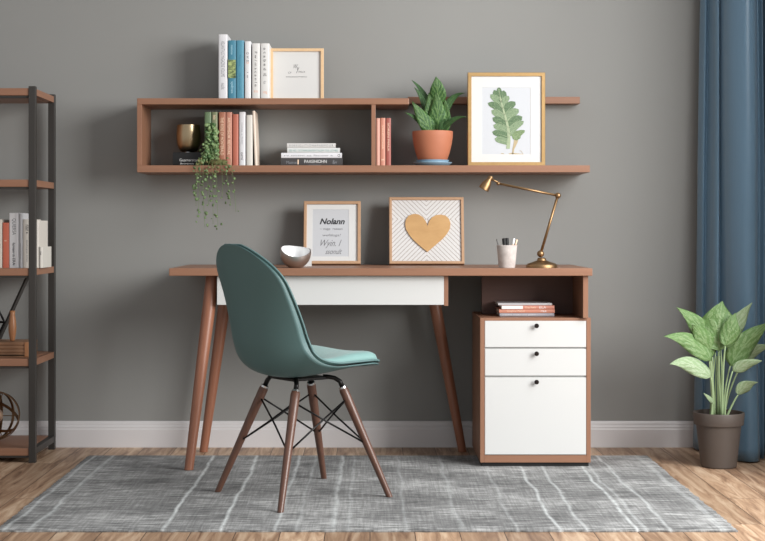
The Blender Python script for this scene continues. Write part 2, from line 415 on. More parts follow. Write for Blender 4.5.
onpx('white book with stacked dark letters on its spine, beside the small oak frame', 260.4, 269.3, 43.4, zt1, (234,233,230), group=g1, texts=(('a c a b e d', .72, .3, .4, TXD), ('HE', .44, .34, .055, TXD), ('lo', .3, .3, .05, TXG), ('vr', .12, .5, .05, TXP)))

g2 = 'upright books inside the shelf box'
tp = 112
for (a, b_, top, col, lab, tx) in (
    (204.4, 211.2, 112, (100,122,90), 'green book at the left end of the row inside the shelf box', ()),
    (211.6, 217.4, 112, (122,128,96), 'olive green book behind the trailing vine inside the shelf box', (('folio', .9, .5, .08, TXC),)),
    (218.6, 225.6, 112.2, (164,108,84), 'rust orange book with faint gilt spine print, next to the olive book', (('THE ROSE OF MONTERALD', .55, .45, .7, TXC),)),
    (225.9, 231.9, 112.2, (184,126,106), 'salmon book with worn spine print between rust and coral books', (('ARTEMSOR REVIVAL', .55, .45, .7, TXC),)),
    (232.3, 238.4, 114.2, (178,102,82), 'plain coral red book left of the white books in the box', ()),
    (239.0, 245.4, 112, (232,232,234), 'bright white book with tiny dark print low on its spine in the box', (('omi', .18, .4, .14, TXD), ('notes a folio', .6, .2, .4, TXG))),
    (246.2, 252.6, 115, (228,224,216), 'off-white book with blank spine in the shelf box', ())):
    onpx(lab, a, b_, top, zb1, col, texts=tx, group=g2)
onpx('very thin beige booklet leaning at the right end of the upright row', 254.6, 257.4, 110.8, zb1, (224,208,192), lean=-.045, group=g2)

# flat stack
Y2 = -.19
zz = zb1+.0003
def fp(label, a, b_, hpx, col, texts=(), y=Y2, depth=.14, group=None):
    global zz
    th = S(hpx, y); o = flatbook(label, X(a, y), X(b_, y), zz, th-.0004, y, depth, col, texts, group); zz += th; return o
g3 = 'books lying stacked in the middle of the shelf box'
fp('black book with white title, bottom of the stack in the shelf box', 280.8, 342.8, 7.9, (62,60,60), (('Maainaz', .18, .45, .18, .38, TXG), ('I', .28, .5, .02, .6, TXC), ('PAASIHIOHN', .56, .58, .36, .42, TXW), ('ma dolenza', .55, .14, .2, .14, TXG), ('&v', .87, .5, .07, .5, TXG)), group=g3)
fp('long bright white book lying directly on the black one', 281.2, 341.9, 5.3, (236,236,240), (('rv onsm sa facow a', .45, .5, .8, .3, TXG), ('O', .95, .5, .04, .55, TXD)), group=g3)
fp('white book with a row of small teal print, second from the top of the stack', 287.2, 339.9, 4.9, (228,230,228), (('ISE MIZ  OCONNORAMENTALISM TOE LEONES', .5, .45, .92, .4, TXT),), group=g3)
fp('shortest white book with grey letters, topmost of the stack in the box', 287, 335.6, 4.7, (228,226,222), (('I I I A V I G L I T I O N A P A R M O U R', .5, .5, .9, .5, TXG),), group=g3)
# books right of the divider
g4 = 'pink books beside the shelf divider'
onpx('pale pink book standing against the shelf divider', 376.1, 379.9, 118.2, zb1, (204,158,142), group=g4)
onpx('salmon pink book with gold lettering, middle of the three by the divider', 380.1, 385.4, 118, zb1, (196,136,116), group=g4, texts=(('VALENTINA', .6, .3, .5, TXC), ('E', .12, .5, .04, TXC)))
onpx('dusty red book with speckled spine, rightmost of the three by the divider', 385.8, 391, 118.2, zb1, (158,88,78), group=g4, texts=(('SOREN MALK', .6, .35, .6, TXC),))
# thick black book + cup
Y3 = -.18
zz = zb1+.0003
fp('thick black book with white title lying under the bronze cup', 172.8, 203.4, 13.8, (12,12,13), (('Guamerston', .53, .44, .62, .2, TXW), ('Bravensia', .47, .18, .44, .12, TXW)), y=Y3)
ctop = zz
cx, cr = X(188.2, Y3+.06), S(12.1, Y3+.06); ch = S(28, Y3+.06)
c = thing('bronze_cup', 'polished bronze tumbler cup standing on the thick black book', 'cup', (cx, Y3+.07, ctop+.0003))
prof = [(0,0),(.3,0),(.33,.01),(.34,.03),(.6,.06),(.8,.14),(.93,.3),(1,.5),(1,.68),(.97,.85),(.93,1),(.90,1),(.93,.84),(.95,.66),(.94,.5),(.88,.32),(.74,.18),(.5,.1),(0,.09)]
smooth_sharp(obj('cup_body', lathe(bmesh.new(), [(r*cr, z*ch) for r, z in prof], seg=64), CUPBRASS, c), 50)
smooth_sharp(obj('foot_ring', lathe(bmesh.new(), [(.30*cr,.0),(.36*cr,0),(.36*cr,.035*ch),(.30*cr,.035*ch)], seg=48, closed=True), CHROME, c), 50)

# ---------------------------------------------------------------- picture frames
def frame(label, cat, x0, x1, z0, z1, y, depth, bar, m, art, lean=0., barb=None):
    """y = front face"""
    w, h = x1-x0, z1-z0; hw = w/2
    t = thing('picture_frame', label, cat, ((x0+x1)/2, y, z0))
    b = bmesh.new(); i0, i1 = bar, bar*.82
    # mitred profile
    pf = [(0, depth), (0, .002), (.002, 0), (bar-.001, 0), (bar, .001), (bar, depth)]
    loops = []
    for d, yy in pf: loops.append([b.verts.new(p) for p in ((-hw+d, yy, d), (hw-d, yy, d), (hw-d, yy, h-d), (-hw+d, yy, h-d))])
    for A, B in zip(loops, loops[1:]+loops[:1]):
        for k in range(4): b.faces.new((A[k], A[(k+1)%4], B[(k+1)%4], B[k]))
    bmesh.ops.recalc_face_normals(b, faces=b.faces[:])
    obj('frame_moulding', b, m, t)
    obj('backing_board', box(-hw+bar, hw-bar, .018, depth-.001, bar, h-bar, 0), mat('backing_card', (150,130,110), .8), t)
    art(t, hw-bar, bar, h-bar, .013)
    t.rotation_euler = (-lean, 0, 0); t.location.z += depth*math.sin(lean)
    return t
def mat_with_window(t, hw, z0, z1, y, x0, x1, a0, a1, yp=None):
    b = bmesh.new()
    bx(b, -hw, x0, y, y+.002, z0, z1); bx(b, x1, hw, y, y+.002, z0, z1); bx(b, x0, x1, y, y+.002, z0, a0); bx(b, x0, x1, y, y+.002, a1, z1)
    obj('mat_board', b, MATW, t)
# small frame on the wall shelf top
Yf = -.12
def art_small(t, hw, z0, z1, y):
    y -= .004
    obj('art_print', box(-hw, hw, y, y+.002, z0, z1, 0), MATW, t)
    f = lambda px: X(px, Yf)-X(297, Yf)
    zf = lambda py: Z(py, Yf)-zt1
    text('W', f(296), zf(66.2), y-.0005, S(4.5, Yf), S(4.2, Yf), INKG, t, shear=.5)
    text('y', f(297.8), zf(70), y-.0005, S(3.2, Yf), S(6, Yf), INKG, t, shear=.3)
    text('ma.x', f(302), zf(71.7), y-.0005, S(6.5, Yf), S(1.6, Yf), INKG, t)
    text('CP', f(289.8), zf(72.6), y-.0005, S(3.2, Yf), S(2.0, Yf), INKG, t)
    text('SOURCEANDOTHERING', f(296.5), zf(76.7), y-.0005, S(21, Yf), S(1.1, Yf), INKG, t)
frame('small pale oak frame with tiny script print, standing on top of the wall shelf', 'picture frame', X(270, Yf), X(323.6, Yf), zt1+.0003, Z(48.2, Yf), Yf, .03, .012, OAK, art_small)
# botanical frame on the lower board in front of the ledge
Yb = -.20
def flatpoly(b, pts, y):
    vs = [b.verts.new((x, y, z)) for x, z in pts]; b.faces.new(vs)
def art_leaf(t, hw, z0, z1, y):
    f = lambda zx: X(466+zx/5.405, Yb)-X(506.6, Yb)
    g = lambda zy: Z(68+zy/5.405, Yb)-zb1
    y -= .006
    mat_with_window(t, hw, z0, z1, y, f(88), f(350), g(466), g(104))
    obj('art_print', box(f(88), f(350), y+.001, y+.002, g(466), g(104), 0), mat('cool_paper', (192,195,199), .8), t)
    rib = [(178,112),(186,160),(200,215),(216,270),(230,330),(234,385),(228,436)]
    def ribp(s):
        s *= len(rib)-1; i = min(int(s), len(rib)-2); q = s-i
        return (rib[i][0]*(1-q)+rib[i+1][0]*q, rib[i][1]*(1-q)+rib[i+1][1]*q)
    lobes = [ # root position on rib, tip, half width, curve
        (.16,(152,118),13,-4),(.26,(132,142),15,8),(.36,(118,188),15,12),(.46,(138,228),16,6),(.55,(144,268),16,5),(.63,(148,308),15,4),(.71,(142,345),14,3),(.80,(156,382),14,2),
        (.14,(206,120),13,5),(.24,(232,150),15,-8),(.35,(268,182),17,-10),(.46,(286,222),18,-10),(.56,(306,262),17,-10),(.66,(314,286),14,-8),(.05,(178,104),10,0)]
    greens = [mat('print_green_a', (110,134,100), .8, noise=((160,1,160),(72,96,70),.18)), mat('print_green_b', (142,160,128), .8, noise=((160,1,160),(98,122,92),.18))]
    yy = y+.0004
    for gi in (0, 1):
        b = bmesh.new()
        for k, (s, tip, hwid, cv) in enumerate(lobes):
            if k % 2 != gi: continue
            r = ribp(min(1, s+.09)); dx, dy = tip[0]-r[0], tip[1]-r[1]; ln = math.hypot(dx, dy); nx_, ny_ = -dy/ln, dx/ln
            up, lo = [], []
            for q in range(9):
                u = q/8; wd = hwid*1.32*(.85+.15*math.sin(PI*u))*math.sqrt(max(0, 1-u**7)); 
                cxx, cyy = r[0]+dx*u+nx_*cv*math.sin(PI*u), r[1]+dy*u+ny_*cv*math.sin(PI*u)
                up.append((f(cxx+nx_*wd), g(cyy+ny_*wd))); lo.append((f(cxx-nx_*wd), g(cyy-ny_*wd)))
            flatpoly(b, up + lo[::-1], yy - .00004*k)
        bmesh.ops.dissolve_degenerate(b, edges=b.edges[:], dist=1e-6)
        obj('leaf_print', b, greens[gi], t)
    b = bmesh.new()
    L_ = [ribp(i/20) for i in range(21)]
    flatpoly(b, [(f(p[0]-(1.5+i*.42)), g(p[1])) for i, p in enumerate(L_)] + [(f(p[0]+(1.5+i*.42)), g(p[1])) for i, p in reversed(list(enumerate(L_)))], yy-.0009)
    # veins of the lobes
    for s, tip, hwid, cv in lobes:
        r = ribp(min(1, s+.09)); m_ = (r[0]+(tip[0]-r[0])*.8, r[1]+(tip[1]-r[1])*.8)
        dx, dy = m_[0]-r[0], m_[1]-r[1]; ln = math.hypot(dx, dy)+1e-6; a, c_ = -dy/ln*1.2, dx/ln*1.2
        flatpoly(b, [(f(r[0]+a), g(r[1]+c_)), (f(m_[0]), g(m_[1])), (f(r[0]-a), g(r[1]-c_))], yy-.0009)
    obj('leaf_rib_print', b, mat('print_green_pale', (158,172,140), .8), t)
    b = bmesh.new()
    flatpoly(b, [(f(a), g(c_)) for a, c_ in ((240,352),(265,340),(300,334),(320,336),(318,348),(298,366),(295,380),(275,392),(255,385),(248,366))], yy-.0003)
    obj('small_leaf_print', b, mat('print_green_dark', (88,112,76), .8, noise=((160,1,160),(140,158,118),.15)), t)
    b = bmesh.new()
    flatpoly(b, [(f(a), g(c_)) for a, c_ in ((262,385),(284,388),(280,402),(268,428),(262,440),(258,464),(250,464),(252,438),(258,410))], yy-.0002)
    flatpoly(b, [(f(a), g(c_)) for a, c_ in ((190,459),(206,461),(206,465),(190,463))], yy-.0002)
    flatpoly(b, [(f(a), g(c_)) for a, c_ in ((232,462),(250,458),(290,462),(308,464),(300,452),(288,444),(300,448),(312,466),(270,468),(236,467))], yy-.0002)
    obj('stalk_print', b, mat('print_tan', (176,160,128), .8), t)
frame('large gold frame with green leaf watercolour, standing on the lower shelf board', 'picture frame', X(467.8, Yb), X(545.3, Yb), zb1+.0003, Z(72.4, Yb), Yb, .03, .0148, GOLD, art_leaf)

# ---------------------------------------------------------------- desk
DY = -.59; DH = .75
dx0, dx1 = X(169, DY), X(592.5, DY)
t = thing('desk', 'walnut writing desk with splayed tapered legs and a white drawer front', 'desk', ((dx0+dx1)/2, -.3, 0))
ox, oy = t.location.x, -.3
def L2(x): return x-ox
def M2(y): return y-oy
obj('desk_top', box(L2(dx0), L2(dx1), M2(DY), M2(-.005), DH-.028, DH, .002), WOODX, t)
zu = DH-.028
DF = -.56
dr = obj('drawer', box(L2(X(217, DF)), L2(X(443.9, DF)), M2(DF), M2(DF+.018), Z(304.9, DF), zu-.0015, .001), WHITE, t)
b = bmesh.new(); xa, xb = L2(X(217.2, DF)), L2(X(443.9, DF)); zc = Z(304.6, DF)
bx(b, xa, xb, M2(DF+.0185), M2(-.2), zc, zc+.012); bx(b, xa, xa+.012, M2(DF+.0185), M2(-.2), zc, zu); bx(b, xa+.012, xb, M2(-.212), M2(-.2), zc, zu)
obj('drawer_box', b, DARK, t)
obj('apron_end', box(xb+.0003, L2(X(448.2, DF)), M2(DF), M2(-.2), Z(306, DF), zu, .001), WOODY, t)
def leg(p0, p1, r0=.0265, r1=.0165):
    v0, v1 = Vector(p0), Vector(p1); dd = (v0-v1).normalized()*.01
    b = tube(bmesh.new(), [(L2(a[0]), M2(a[1]), a[2]) for a in (v0+dd, (v0+v1)/2, v1-dd)], [r0, (r0+r1)/2, r1], 32)
    # trim flat at top and foot
    bmesh.ops.bisect_plane(b, geom=b.verts[:]+b.edges[:]+b.faces[:], plane_co=(0,0,zu), plane_no=(0,0,1), clear_outer=True)
    bmesh.ops.bisect_plane(b, geom=b.verts[:]+b.edges[:]+b.faces[:], plane_co=(0,0,p1[2]), plane_no=(0,0,-1), clear_outer=True)
    bmesh.ops.holes_fill(b, edges=[e for e in b.edges if e.is_boundary], sides=0)
    smooth_sharp(obj('leg', b, LEGW, t), 50)
b_ = -.50
leg((X(213, b_), b_, zu), (X(188.8, -.625), -.625, RT+.001))
leg((X(229, -.13), -.13, zu), (X(203.5, -.135), -.135, .001))
leg((X(429, -.13), -.13, zu), (X(462.5, -.135), -.135, .001))
# hutch under the right end of the top
CTZ = Z(317.9, -.55)
HX1 = X(588.2, DY+.02)
obj('hutch_side', box(L2(HX1-.019), L2(HX1), M2(DY+.02), M2(-.03), CTZ+.0005, zu, .001), WOODZ, t)
HX0 = X(481.8, -.30)
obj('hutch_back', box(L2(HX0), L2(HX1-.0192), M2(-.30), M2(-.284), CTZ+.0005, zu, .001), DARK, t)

# ---------------------------------------------------------------- drawer cabinet
CF, CB = -.55, -.13
c0, c1 = X(480.2, CF), X(590.8, CF); cz0 = Z(462.6, CF)
t = thing('drawer_cabinet', 'walnut pedestal cabinet with three white drawer fronts under the desk end', 'cabinet', ((c0+c1)/2, CF, RT+.0005))
mx_ = (c0+c1)/2; bz = RT+.0005
hw = (c1-c0)/2; th = .0165
b = bmesh.new()
h0, h1 = cz0-bz, CTZ-bz
obj('cabinet_side', box(-hw, -hw+th, 0, CB-CF, h0, h1, .001), WOODZ, t); obj('cabinet_side', box(hw-th, hw, 0, CB-CF, h0, h1, .001), WOODZ, t)
obj('cabinet_top', box(-hw+th, hw-th, 0, CB-CF, h1-.011, h1, .001), WOODX, t)
obj('cabinet_bottom', box(-hw+th, hw-th, 0, CB-CF, h0, Z(455.3, CF)-bz, .001), WOODX, t)
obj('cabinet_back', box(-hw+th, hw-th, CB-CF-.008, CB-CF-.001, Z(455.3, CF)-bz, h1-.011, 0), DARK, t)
obj('face_frame', box(-hw+th, hw-th, .008, .0195, Z(454.6, CF)-bz, Z(320.8, CF)-bz, 0), mat('face_frame_grey', (170,170,168), .5), t)
obj('plinth', box(-hw+.006, hw-.006, .012, CB-CF-.02, 0, h0, .001), GAPM, t)
for (ya, yb, ky) in ((320.8, 347.2, 325.6), (349.0, 375.7, 353.4), (377.5, 454.6, 381.7)):
    d = obj('drawer', box(-hw+th+.0012, hw-th-.0012, .000, .0075, Z(yb, CF)-bz, Z(ya, CF)-bz, .0012), WHITE, t)
    k = lathe(bmesh.new(), [(0,0),(.0035,0),(.0035,.010),(.0085,.013),(.0088,.017),(.0075,.0195),(0,.0205)], seg=28)
    bmesh.ops.rotate(k, verts=k.verts[:], matrix=Matrix.Rotation(PI/2, 3, 'X'))
    bmesh.ops.translate(k, verts=k.verts[:], vec=(X(536.2, CF)-mx_, 0, Z(ky, CF)-bz))
    smooth_sharp(obj('knob', k, KNOB, d), 40)
# books in the hutch
zz = CTZ+.0006
g5 = 'magazines and books stacked in the hutch'
Yh = -.47
fp('grey book, bottom of the stack in the desk hutch', 499.8, 554.3, 3.3, (152,150,156), (('nesthe mohs om pulm', .35, .5, .6, .4, TXW),), y=Yh, depth=.155, group=g5)
fp('salmon book with cream lettering, second from the bottom in the desk hutch', 499.2, 554.8, 3.9, (196,132,110), (('Seraphino Mielotti', .3, .5, .32, .5, TXC), ('nae', .8, .5, .1, .4, TXW)), y=Yh+.003, depth=.155, group=g5)
fp('book half white half dusty pink along its spine in the desk hutch', 501.8, 554.4, 3.8, (200,134,116), (('Eros Raeia', .55, .5, .2, .5, TXC), ('ELA', .78, .5, .13, .6, TXW)), y=Yh+.001, depth=.15, group=g5)
o = [q for q in C.objects if q.name.startswith('book')][-1]
w_ = S(52.6, Yh)
obj('spine_label', box(-w_/2-.0002, -w_/2+w_*.4, -.0008, .002, .0008, S(3.8, Yh)-.0012, 0), mat('label_white', (232,230,228), .6), o)
fp('thin pale grey magazine, topmost of the stack in the desk hutch', 498.2, 552, 2.4, (206,204,206), y=Yh+.002, depth=.155, group=g5)

# ---------------------------------------------------------------- desk-top objects
zd = DH+.0003
Yd = -.155
def art_script(t, hw, z0, z1, y):
    f = lambda zx: X(300+zx/7.51, Yd)-X(331.9, Yd); g = lambda zy: Z(198+zy/7.51, Yd)-zd
    y -= .005
    mat_with_window(t, hw, z0, z1, y, f(92), f(366), g(446), g(82))
    obj('art_print', box(f(92), f(366), y+.001, y+.002, g(446), g(82), 0), PAPER, t)
    q = y+.0006; s = lambda n: S(n/7.51, Yd)
    text('Nolann', f(240), g(175), q, s(190), s(46), INK, t, shear=.3, bold=.03)
    text('~ nuge  raeaan', f(232), g(238), q, s(170), s(18), INKG, t)
    text('wefdoga!', f(236), g(284), q, s(138), s(24), INKG, t, shear=.2)
    text('Wyin. l', f(232), g(350), q, s(160), s(66), INKG, t, shear=.5)
    text('ssonult', f(252), g(408), q, s(126), s(40), INKG, t, shear=.5)
frame('light oak frame with white mat and script lettering, left frame on the desk', 'picture frame', X(303.2, Yd), X(360.6, Yd), zd, Z(200.6, Yd), Yd, .028, .0125, OAK2, art_script, lean=.22)
def chevron():
    m = bpy.data.materials.new('chevron_slats'); m.use_nodes = True
    nt = m.node_tree; N = nt.nodes; L = nt.links; b = N['Principled BSDF']; b.inputs['Roughness'].default_value = .7
    tc = N.new('ShaderNodeTexCoord'); sp = N.new('ShaderNodeSeparateXYZ'); L.new(tc.outputs['Object'], sp.inputs[0])
    def M(op, a, bb=None):
        n = N.new('ShaderNodeMath'); n.operation = op
        for i, v in enumerate((a, bb)):
            if v is None: continue
            if isinstance(v, (int, float)): n.inputs[i].default_value = v
            else: L.new(v, n.inputs[i])
        return n.outputs[0]
    ax = M('ABSOLUTE', M('ADD', sp.outputs[0], .000)); az = M('ABSOLUTE', M('SUBTRACT', sp.outputs[2], .185))
    d = M('DIVIDE', M('ADD', M('SUBTRACT', az, ax), 1.0), .0188)
    fr = M('FRACT', d); ln = M('LESS_THAN', fr, .13)
    mx = N.new('ShaderNodeMix'); mx.data_type = 'RGBA'; L.new(ln, mx.inputs['Factor']); mx.inputs['A'].default_value = lin((206,204,202)); mx.inputs['B'].default_value = lin((140,124,112))
    L.new(mx.outputs['Result'], b.inputs['Base Color'])
    bp = N.new('ShaderNodeBump'); bp.invert = True; bp.inputs['Strength'].default_value = .6; bp.inputs['Distance'].default_value = .002
    L.new(ln, bp.inputs['Height']); L.new(bp.outputs[0], b.inputs['Normal'])
    return m
Yg = -.16
def art_heart(t, hw, z0, z1, y):
    y -= .006
    obj('slat_panel', box(-hw, hw, y, y+.004, z0, z1, 0), chevron(), t)
    f = lambda zx: X(386+zx/6.94, Yg)-X(426.8, Yg); g = lambda zy: Z(192+zy/6.94, Yg)-zd
    half = [(290,240),(278,205),(258,176),(228,157),(195,153),(162,164),(140,192),(134,225),(140,262),(160,300),(190,338),(225,372),(258,400),(288,424)]
    right = [(290,240),(302,205),(322,178),(350,162),(385,158),(418,166),(442,190),(451,222),(446,260),(426,295),(396,330),(360,362),(322,395),(288,424)]
    outline = half + right[::-1][1:-1]
    b = bmesh.new(); y0 = y-.006
    fr = [b.verts.new((f(a), y0, g(c_))) for a, c_ in outline]; bk = [b.verts.new((f(a), y-.0002, g(c_))) for a, c_ in outline]
    n = len(outline)
    b.faces.new(fr); b.faces.new(bk[::-1])
    for i in range(n): b.faces.new((fr[i], bk[i], bk[(i+1)%n], fr[(i+1)%n]))
    bmesh.ops.recalc_face_normals(b, faces=b.faces[:])
    obj('wooden_heart', b, mat('heart_wood', (200,160,108), .5, noise=((9,9,26),(176,134,82),.3)), t)
frame('square light oak frame with a golden wooden heart on white chevron slats', 'picture frame', X(389.2, Yg), X(464.5, Yg), zd, Z(196.6, Yg), Yg, .03, .0115, OAK2, art_heart, lean=.22)

# silver bowl with a slanting wavy rim
Yw = -.52
R = S(15.6, Yw)
t = thing('silver_bowl', 'small silver bowl with a slanting wavy rim at the left of the desk', 'bowl', (X(295.6, Yw), Yw, zd))
b = bmesh.new(); seg, nr = 64, 16
def rim(a):
    v = R*(1.11 - .33*math.cos(a+PI/2) - .09*math.cos(a) + .07*math.cos(2*a))
    return v
def bowl_ring(scale, k, off):
    out = []
    for s in range(seg):
        a = 2*PI*s/seg; zr = rim(a); z = off + (zr-off)*(k/nr)
        u = min(1., max(0., (z)/R)); rad = R*scale*math.sqrt(max(0., 1-((1-u*.98)**2)*.86)) if u < 1 else R*scale*(1-.10*(z/R-1))
        out.append((rad*math.cos(a), rad*math.sin(a), z))
    return out
outer = [[b.verts.new(p) for p in bowl_ring(1, k, 0)] for k in range(nr+1)]
inner = [[b.verts.new(p) for p in bowl_ring(.94, k, .004)] for k in range(nr, -1, -1)]
lin_b = bmesh.new(); lr = [[lin_b.verts.new(p) for p in bowl_ring(.93, k, .006)] for k in range(nr+1)]
lr = [[v for v in rg] for rg in lr]
for A, B in zip(lr[:-1], lr[1:]):
    for s in range(seg): lin_b.faces.new((A[s], B[s], B[(s+1)%seg], A[(s+1)%seg]))
lin_b.faces.new(lr[0])
rings = outer+inner
for A, B in zip(rings, rings[1:]):
    for s in range(seg): b.faces.new((A[s], A[(s+1)%seg], B[(s+1)%seg], B[s]))
b.faces.new(outer[0][::-1]); b.faces.new(inner[-1]); bmesh.ops.recalc_face_normals(b, faces=b.faces[:])
smooth_sharp(obj('bowl_body', b, SILVER, t), 60)
obj('bright_bowl_inside', lin_b, mat('painted_bright_silver', (238,238,238), .35, metal=.25), t, smooth=True)  # added lining; its near-white colour paints the bright reflection inside the bowl
t2 = obj('card', box(-S(4.8,-.3), S(4.8,-.3), -.001, .001, 0, S(17.5,-.3), 0), MATW, None, loc=(X(306.9,-.3), -.30, zd))
tag(t2, 'small plain white card standing between the silver bowl and the script frame', 'card')

# pen cup and pens
Yp = -.51
cp = thing('pen_cup', 'pale speckled stone pen cup standing on the desk left of the brass lamp', 'cup', (X(506.9, Yp), Yp, zd))
rt, rb_, hc = S(10.3, Yp), S(8.2, Yp), S(22.6, Yp)
smooth_sharp(obj('cup_body', lathe(bmesh.new(), [(0,0),(rb_-.001,0),(rb_,.002),(rt,hc-.001),(rt-.001,hc),(rt-.003,hc),(rb_-.003,.006),(0,.006)], seg=48), MARBLE, cp), 50)
def pen(lab, dx, dy, topx, topy_px, r, m, m2, name='pen', cat='pen', flat=None):
    base = Vector((X(506.9,Yp)+dx*.45, Yp+dy*.5, zd+.0075)); tip = Vector((X(topx, Yp), Yp+dy, Z(topy_px, Yp)))
    o = thing(name, lab, cat, base); v = tip-base
    smooth_sharp(obj('barrel', tube(bmesh.new(), [(0,0,0), v*.97], r, 14), m, o), 50)
    smooth_sharp(obj('cap', tube(bmesh.new(), [v*.80, v*.985, v], [r*1.12, r*1.12, r*.7], 14), m2, o), 50)
BLK = mat('black_plastic', (16,16,17), .6); GRYP = mat('grey_plastic', (90,88,86), .4); CRM = mat('pale_pencil_wood', (222,196,170), .5)
pen('slim grey pen leaning at the left of the stone cup', -.02, .0, 496.6, 239, .0022, GRYP, GRYP)
pen('thick black marker, left of the two in the stone cup', -.010, -.006, 503.8, 238.2, .0068, BLK, BLK)
pen('thick black marker, right of the two in the stone cup', .003, .004, 507.0, 238.0, .0062, BLK, BLK)
pen('cream pencil leaning right beside the black markers', .006, -.012, 514.0, 238.4, .0035, CRM, OUT, 'pencil', 'pencil')
pen('tan pencil leaning furthest right in the stone cup', .017, .004, 517.2, 239.4, .0032, mat('tan_paint', (196,150,112), .4), CRM, 'pencil', 'pencil')

# brass desk lamp
Yl = -.49
P = lambda px, py, y=Yl: Vector((X(px, y), y, Z(py, y)))
base = Vector((X(541.7, Yl), Yl, zd))
t = thing('desk_lamp', 'jointed brass desk lamp with a small conical shade, standing near the desk right end', 'lamp', base)
q = lambda px, py, dy=0: P(px, py)-base+Vector((0, dy, 0))
rb_ = S(15.6, Yl)
smooth_sharp(obj('base', lathe(bmesh.new(), [(0,0),(rb_,0),(rb_,.004),(rb_*.985,.010),(rb_*.93,.013),(rb_*.90,.015),(rb_*.62,.020),(rb_*.40,.025),(rb_*.3,.027),(rb_*.27,.034),(rb_*.20,.037),(0,.038)], seg=64), BRASS, t), 40)
def ball(p, r, m, name, parent, sq=1.):
    b = bmesh.new(); bmesh.ops.create_uvsphere(b, u_segments=24, v_segments=16, radius=r)
    for v in b.verts: v.co = Vector((v.co.x, v.co.y*sq, v.co.z)) + p
    return obj(name, b, m, parent, smooth=True)
pv = Vector((q(540.6, 254.6).x, 0, .052)); el = q(557.9, 195.6); hd = q(498.2, 183.4)
ball(pv, .0135, BRASS, 'pivot_joint', t)
a1 = obj('lower_arm', tube(bmesh.new(), [pv, el], .0052, 16), BRASS, t, smooth=True)
ball(el, .0115, BRASS, 'elbow_joint', t)
b = tube(bmesh.new(), [el+Vector((0,-.010,0)), el+Vector((0,.010,0))], .0055, 18); smooth_sharp(obj('elbow_bolt', b, CHROME, t), 40)
obj('upper_arm', tube(bmesh.new(), [el, hd], .0046, 16), BRASS, t, smooth=True)
obj('head_link', tube(bmesh.new(), [hd+Vector((.004,0,.002)), q(494.5, 180.6), q(491.4, 178.9)], .0036, 12), BRASS, t, smooth=True)
ball(hd, .007, BRASS, 'head_joint', t)
ax0, ax1 = q(491.0, 176.6), q(483.6, 189.4)
d = (ax1-ax0); Ls = d.length; b = bmesh.new()
rb2 = S(5.4, Yl)
pr = [(0,-.002),(.0085,-.001),(.0098,.004),(.0092,.012),(.0110,.018),(.0150,.026),(rb2*.90,Ls*.66),(rb2,Ls),(rb2-.001,Ls),(rb2*.78,Ls*.72),(.0125,.027),(0,.024)]
lathe(b, pr, seg=40)
rot = Vector((0,0,1)).rotation_difference(d.normalized()).to_matrix()
bmesh.ops.rotate(b, verts=b.verts[:], matrix=rot); bmesh.ops.translate(b, verts=b.verts[:], vec=ax0)
sh = smooth_sharp(obj('lamp_shade', b, BRASS, t), 40)
ball(ax0+d*.62, .0085, mat('bulb_glass', (235,232,225), .2), 'bulb', sh)
obj('knob', tube(bmesh.new(), [q(486.5,180.4)+Vector((0,-.006,0)), q(486.5,180.4)+Vector((0,-.017,0))], .0028, 12), BRASS, sh, smooth=True) if False else None

# ---------------------------------------------------------------- leaves
def leaf_bm(base, ctrl, tip, w, side=None, fold=.25, wave=0., shape='lance', n=18, bottom=.15):
    """leaf blade along a quadratic midrib; side = direction of the blade's width"""
    base, ctrl, tip = Vector(base), Vector(ctrl), Vector(tip)
    b = bmesh.new(); uvl = b.loops.layers.uv.new('UVMap'); K = 6
    side = Vector(side if side else (1,0,0)); ph = random.random()*6
    rows = []
    for i in range(n+1):
        u = i/n; p = (1-u)**2*base + 2*(1-u)*u*ctrl + u*u*tip
        d = ((1-u)*(ctrl-base)+u*(tip-ctrl)).normalized()
        s = (side - d*side.dot(d)).normalized(); nn = d.cross(s)
        if shape == 'lance': ww = math.sin(PI*min(1, u**.8))**.75 * (1-.25*u)
        elif shape == 'round': ww = math.sqrt(max(0, 1-(2*u-1)**2))
        else: ww = math.sin(PI*u**.62)**.95
        ww = max(ww, .02 if i in (0, n) else .05)*w/2
        row = []
        for k in range(K+1):
            v = k/K*2-1
            off = nn*(abs(v)**1.3*ww*fold) + nn*(wave*w*math.sin(u*9+ph+(2 if v > 0 else 0))*v*v)
            row.append((b.verts.new(p+s*v*ww+off), u, k/K))
        rows.append(row)
    for A, B in zip(rows, rows[1:]):
        for k in range(K):
            fc = b.faces.new((A[k][0], A[k+1][0], B[k+1][0], B[k][0]))
            for lp, q_ in zip(fc.loops, (A[k], A[k+1], B[k+1], B[k])): lp[uvl].uv = (q_[1], q_[2])
    return b
def leaf(name, m, parent, thick=.0008, **k):
    o = obj(name, leaf_bm(**k), m, parent, smooth=True)
    md = o.modifiers.new('thickness', 'SOLIDIFY'); md.thickness = thick; md.offset = 0
    return o

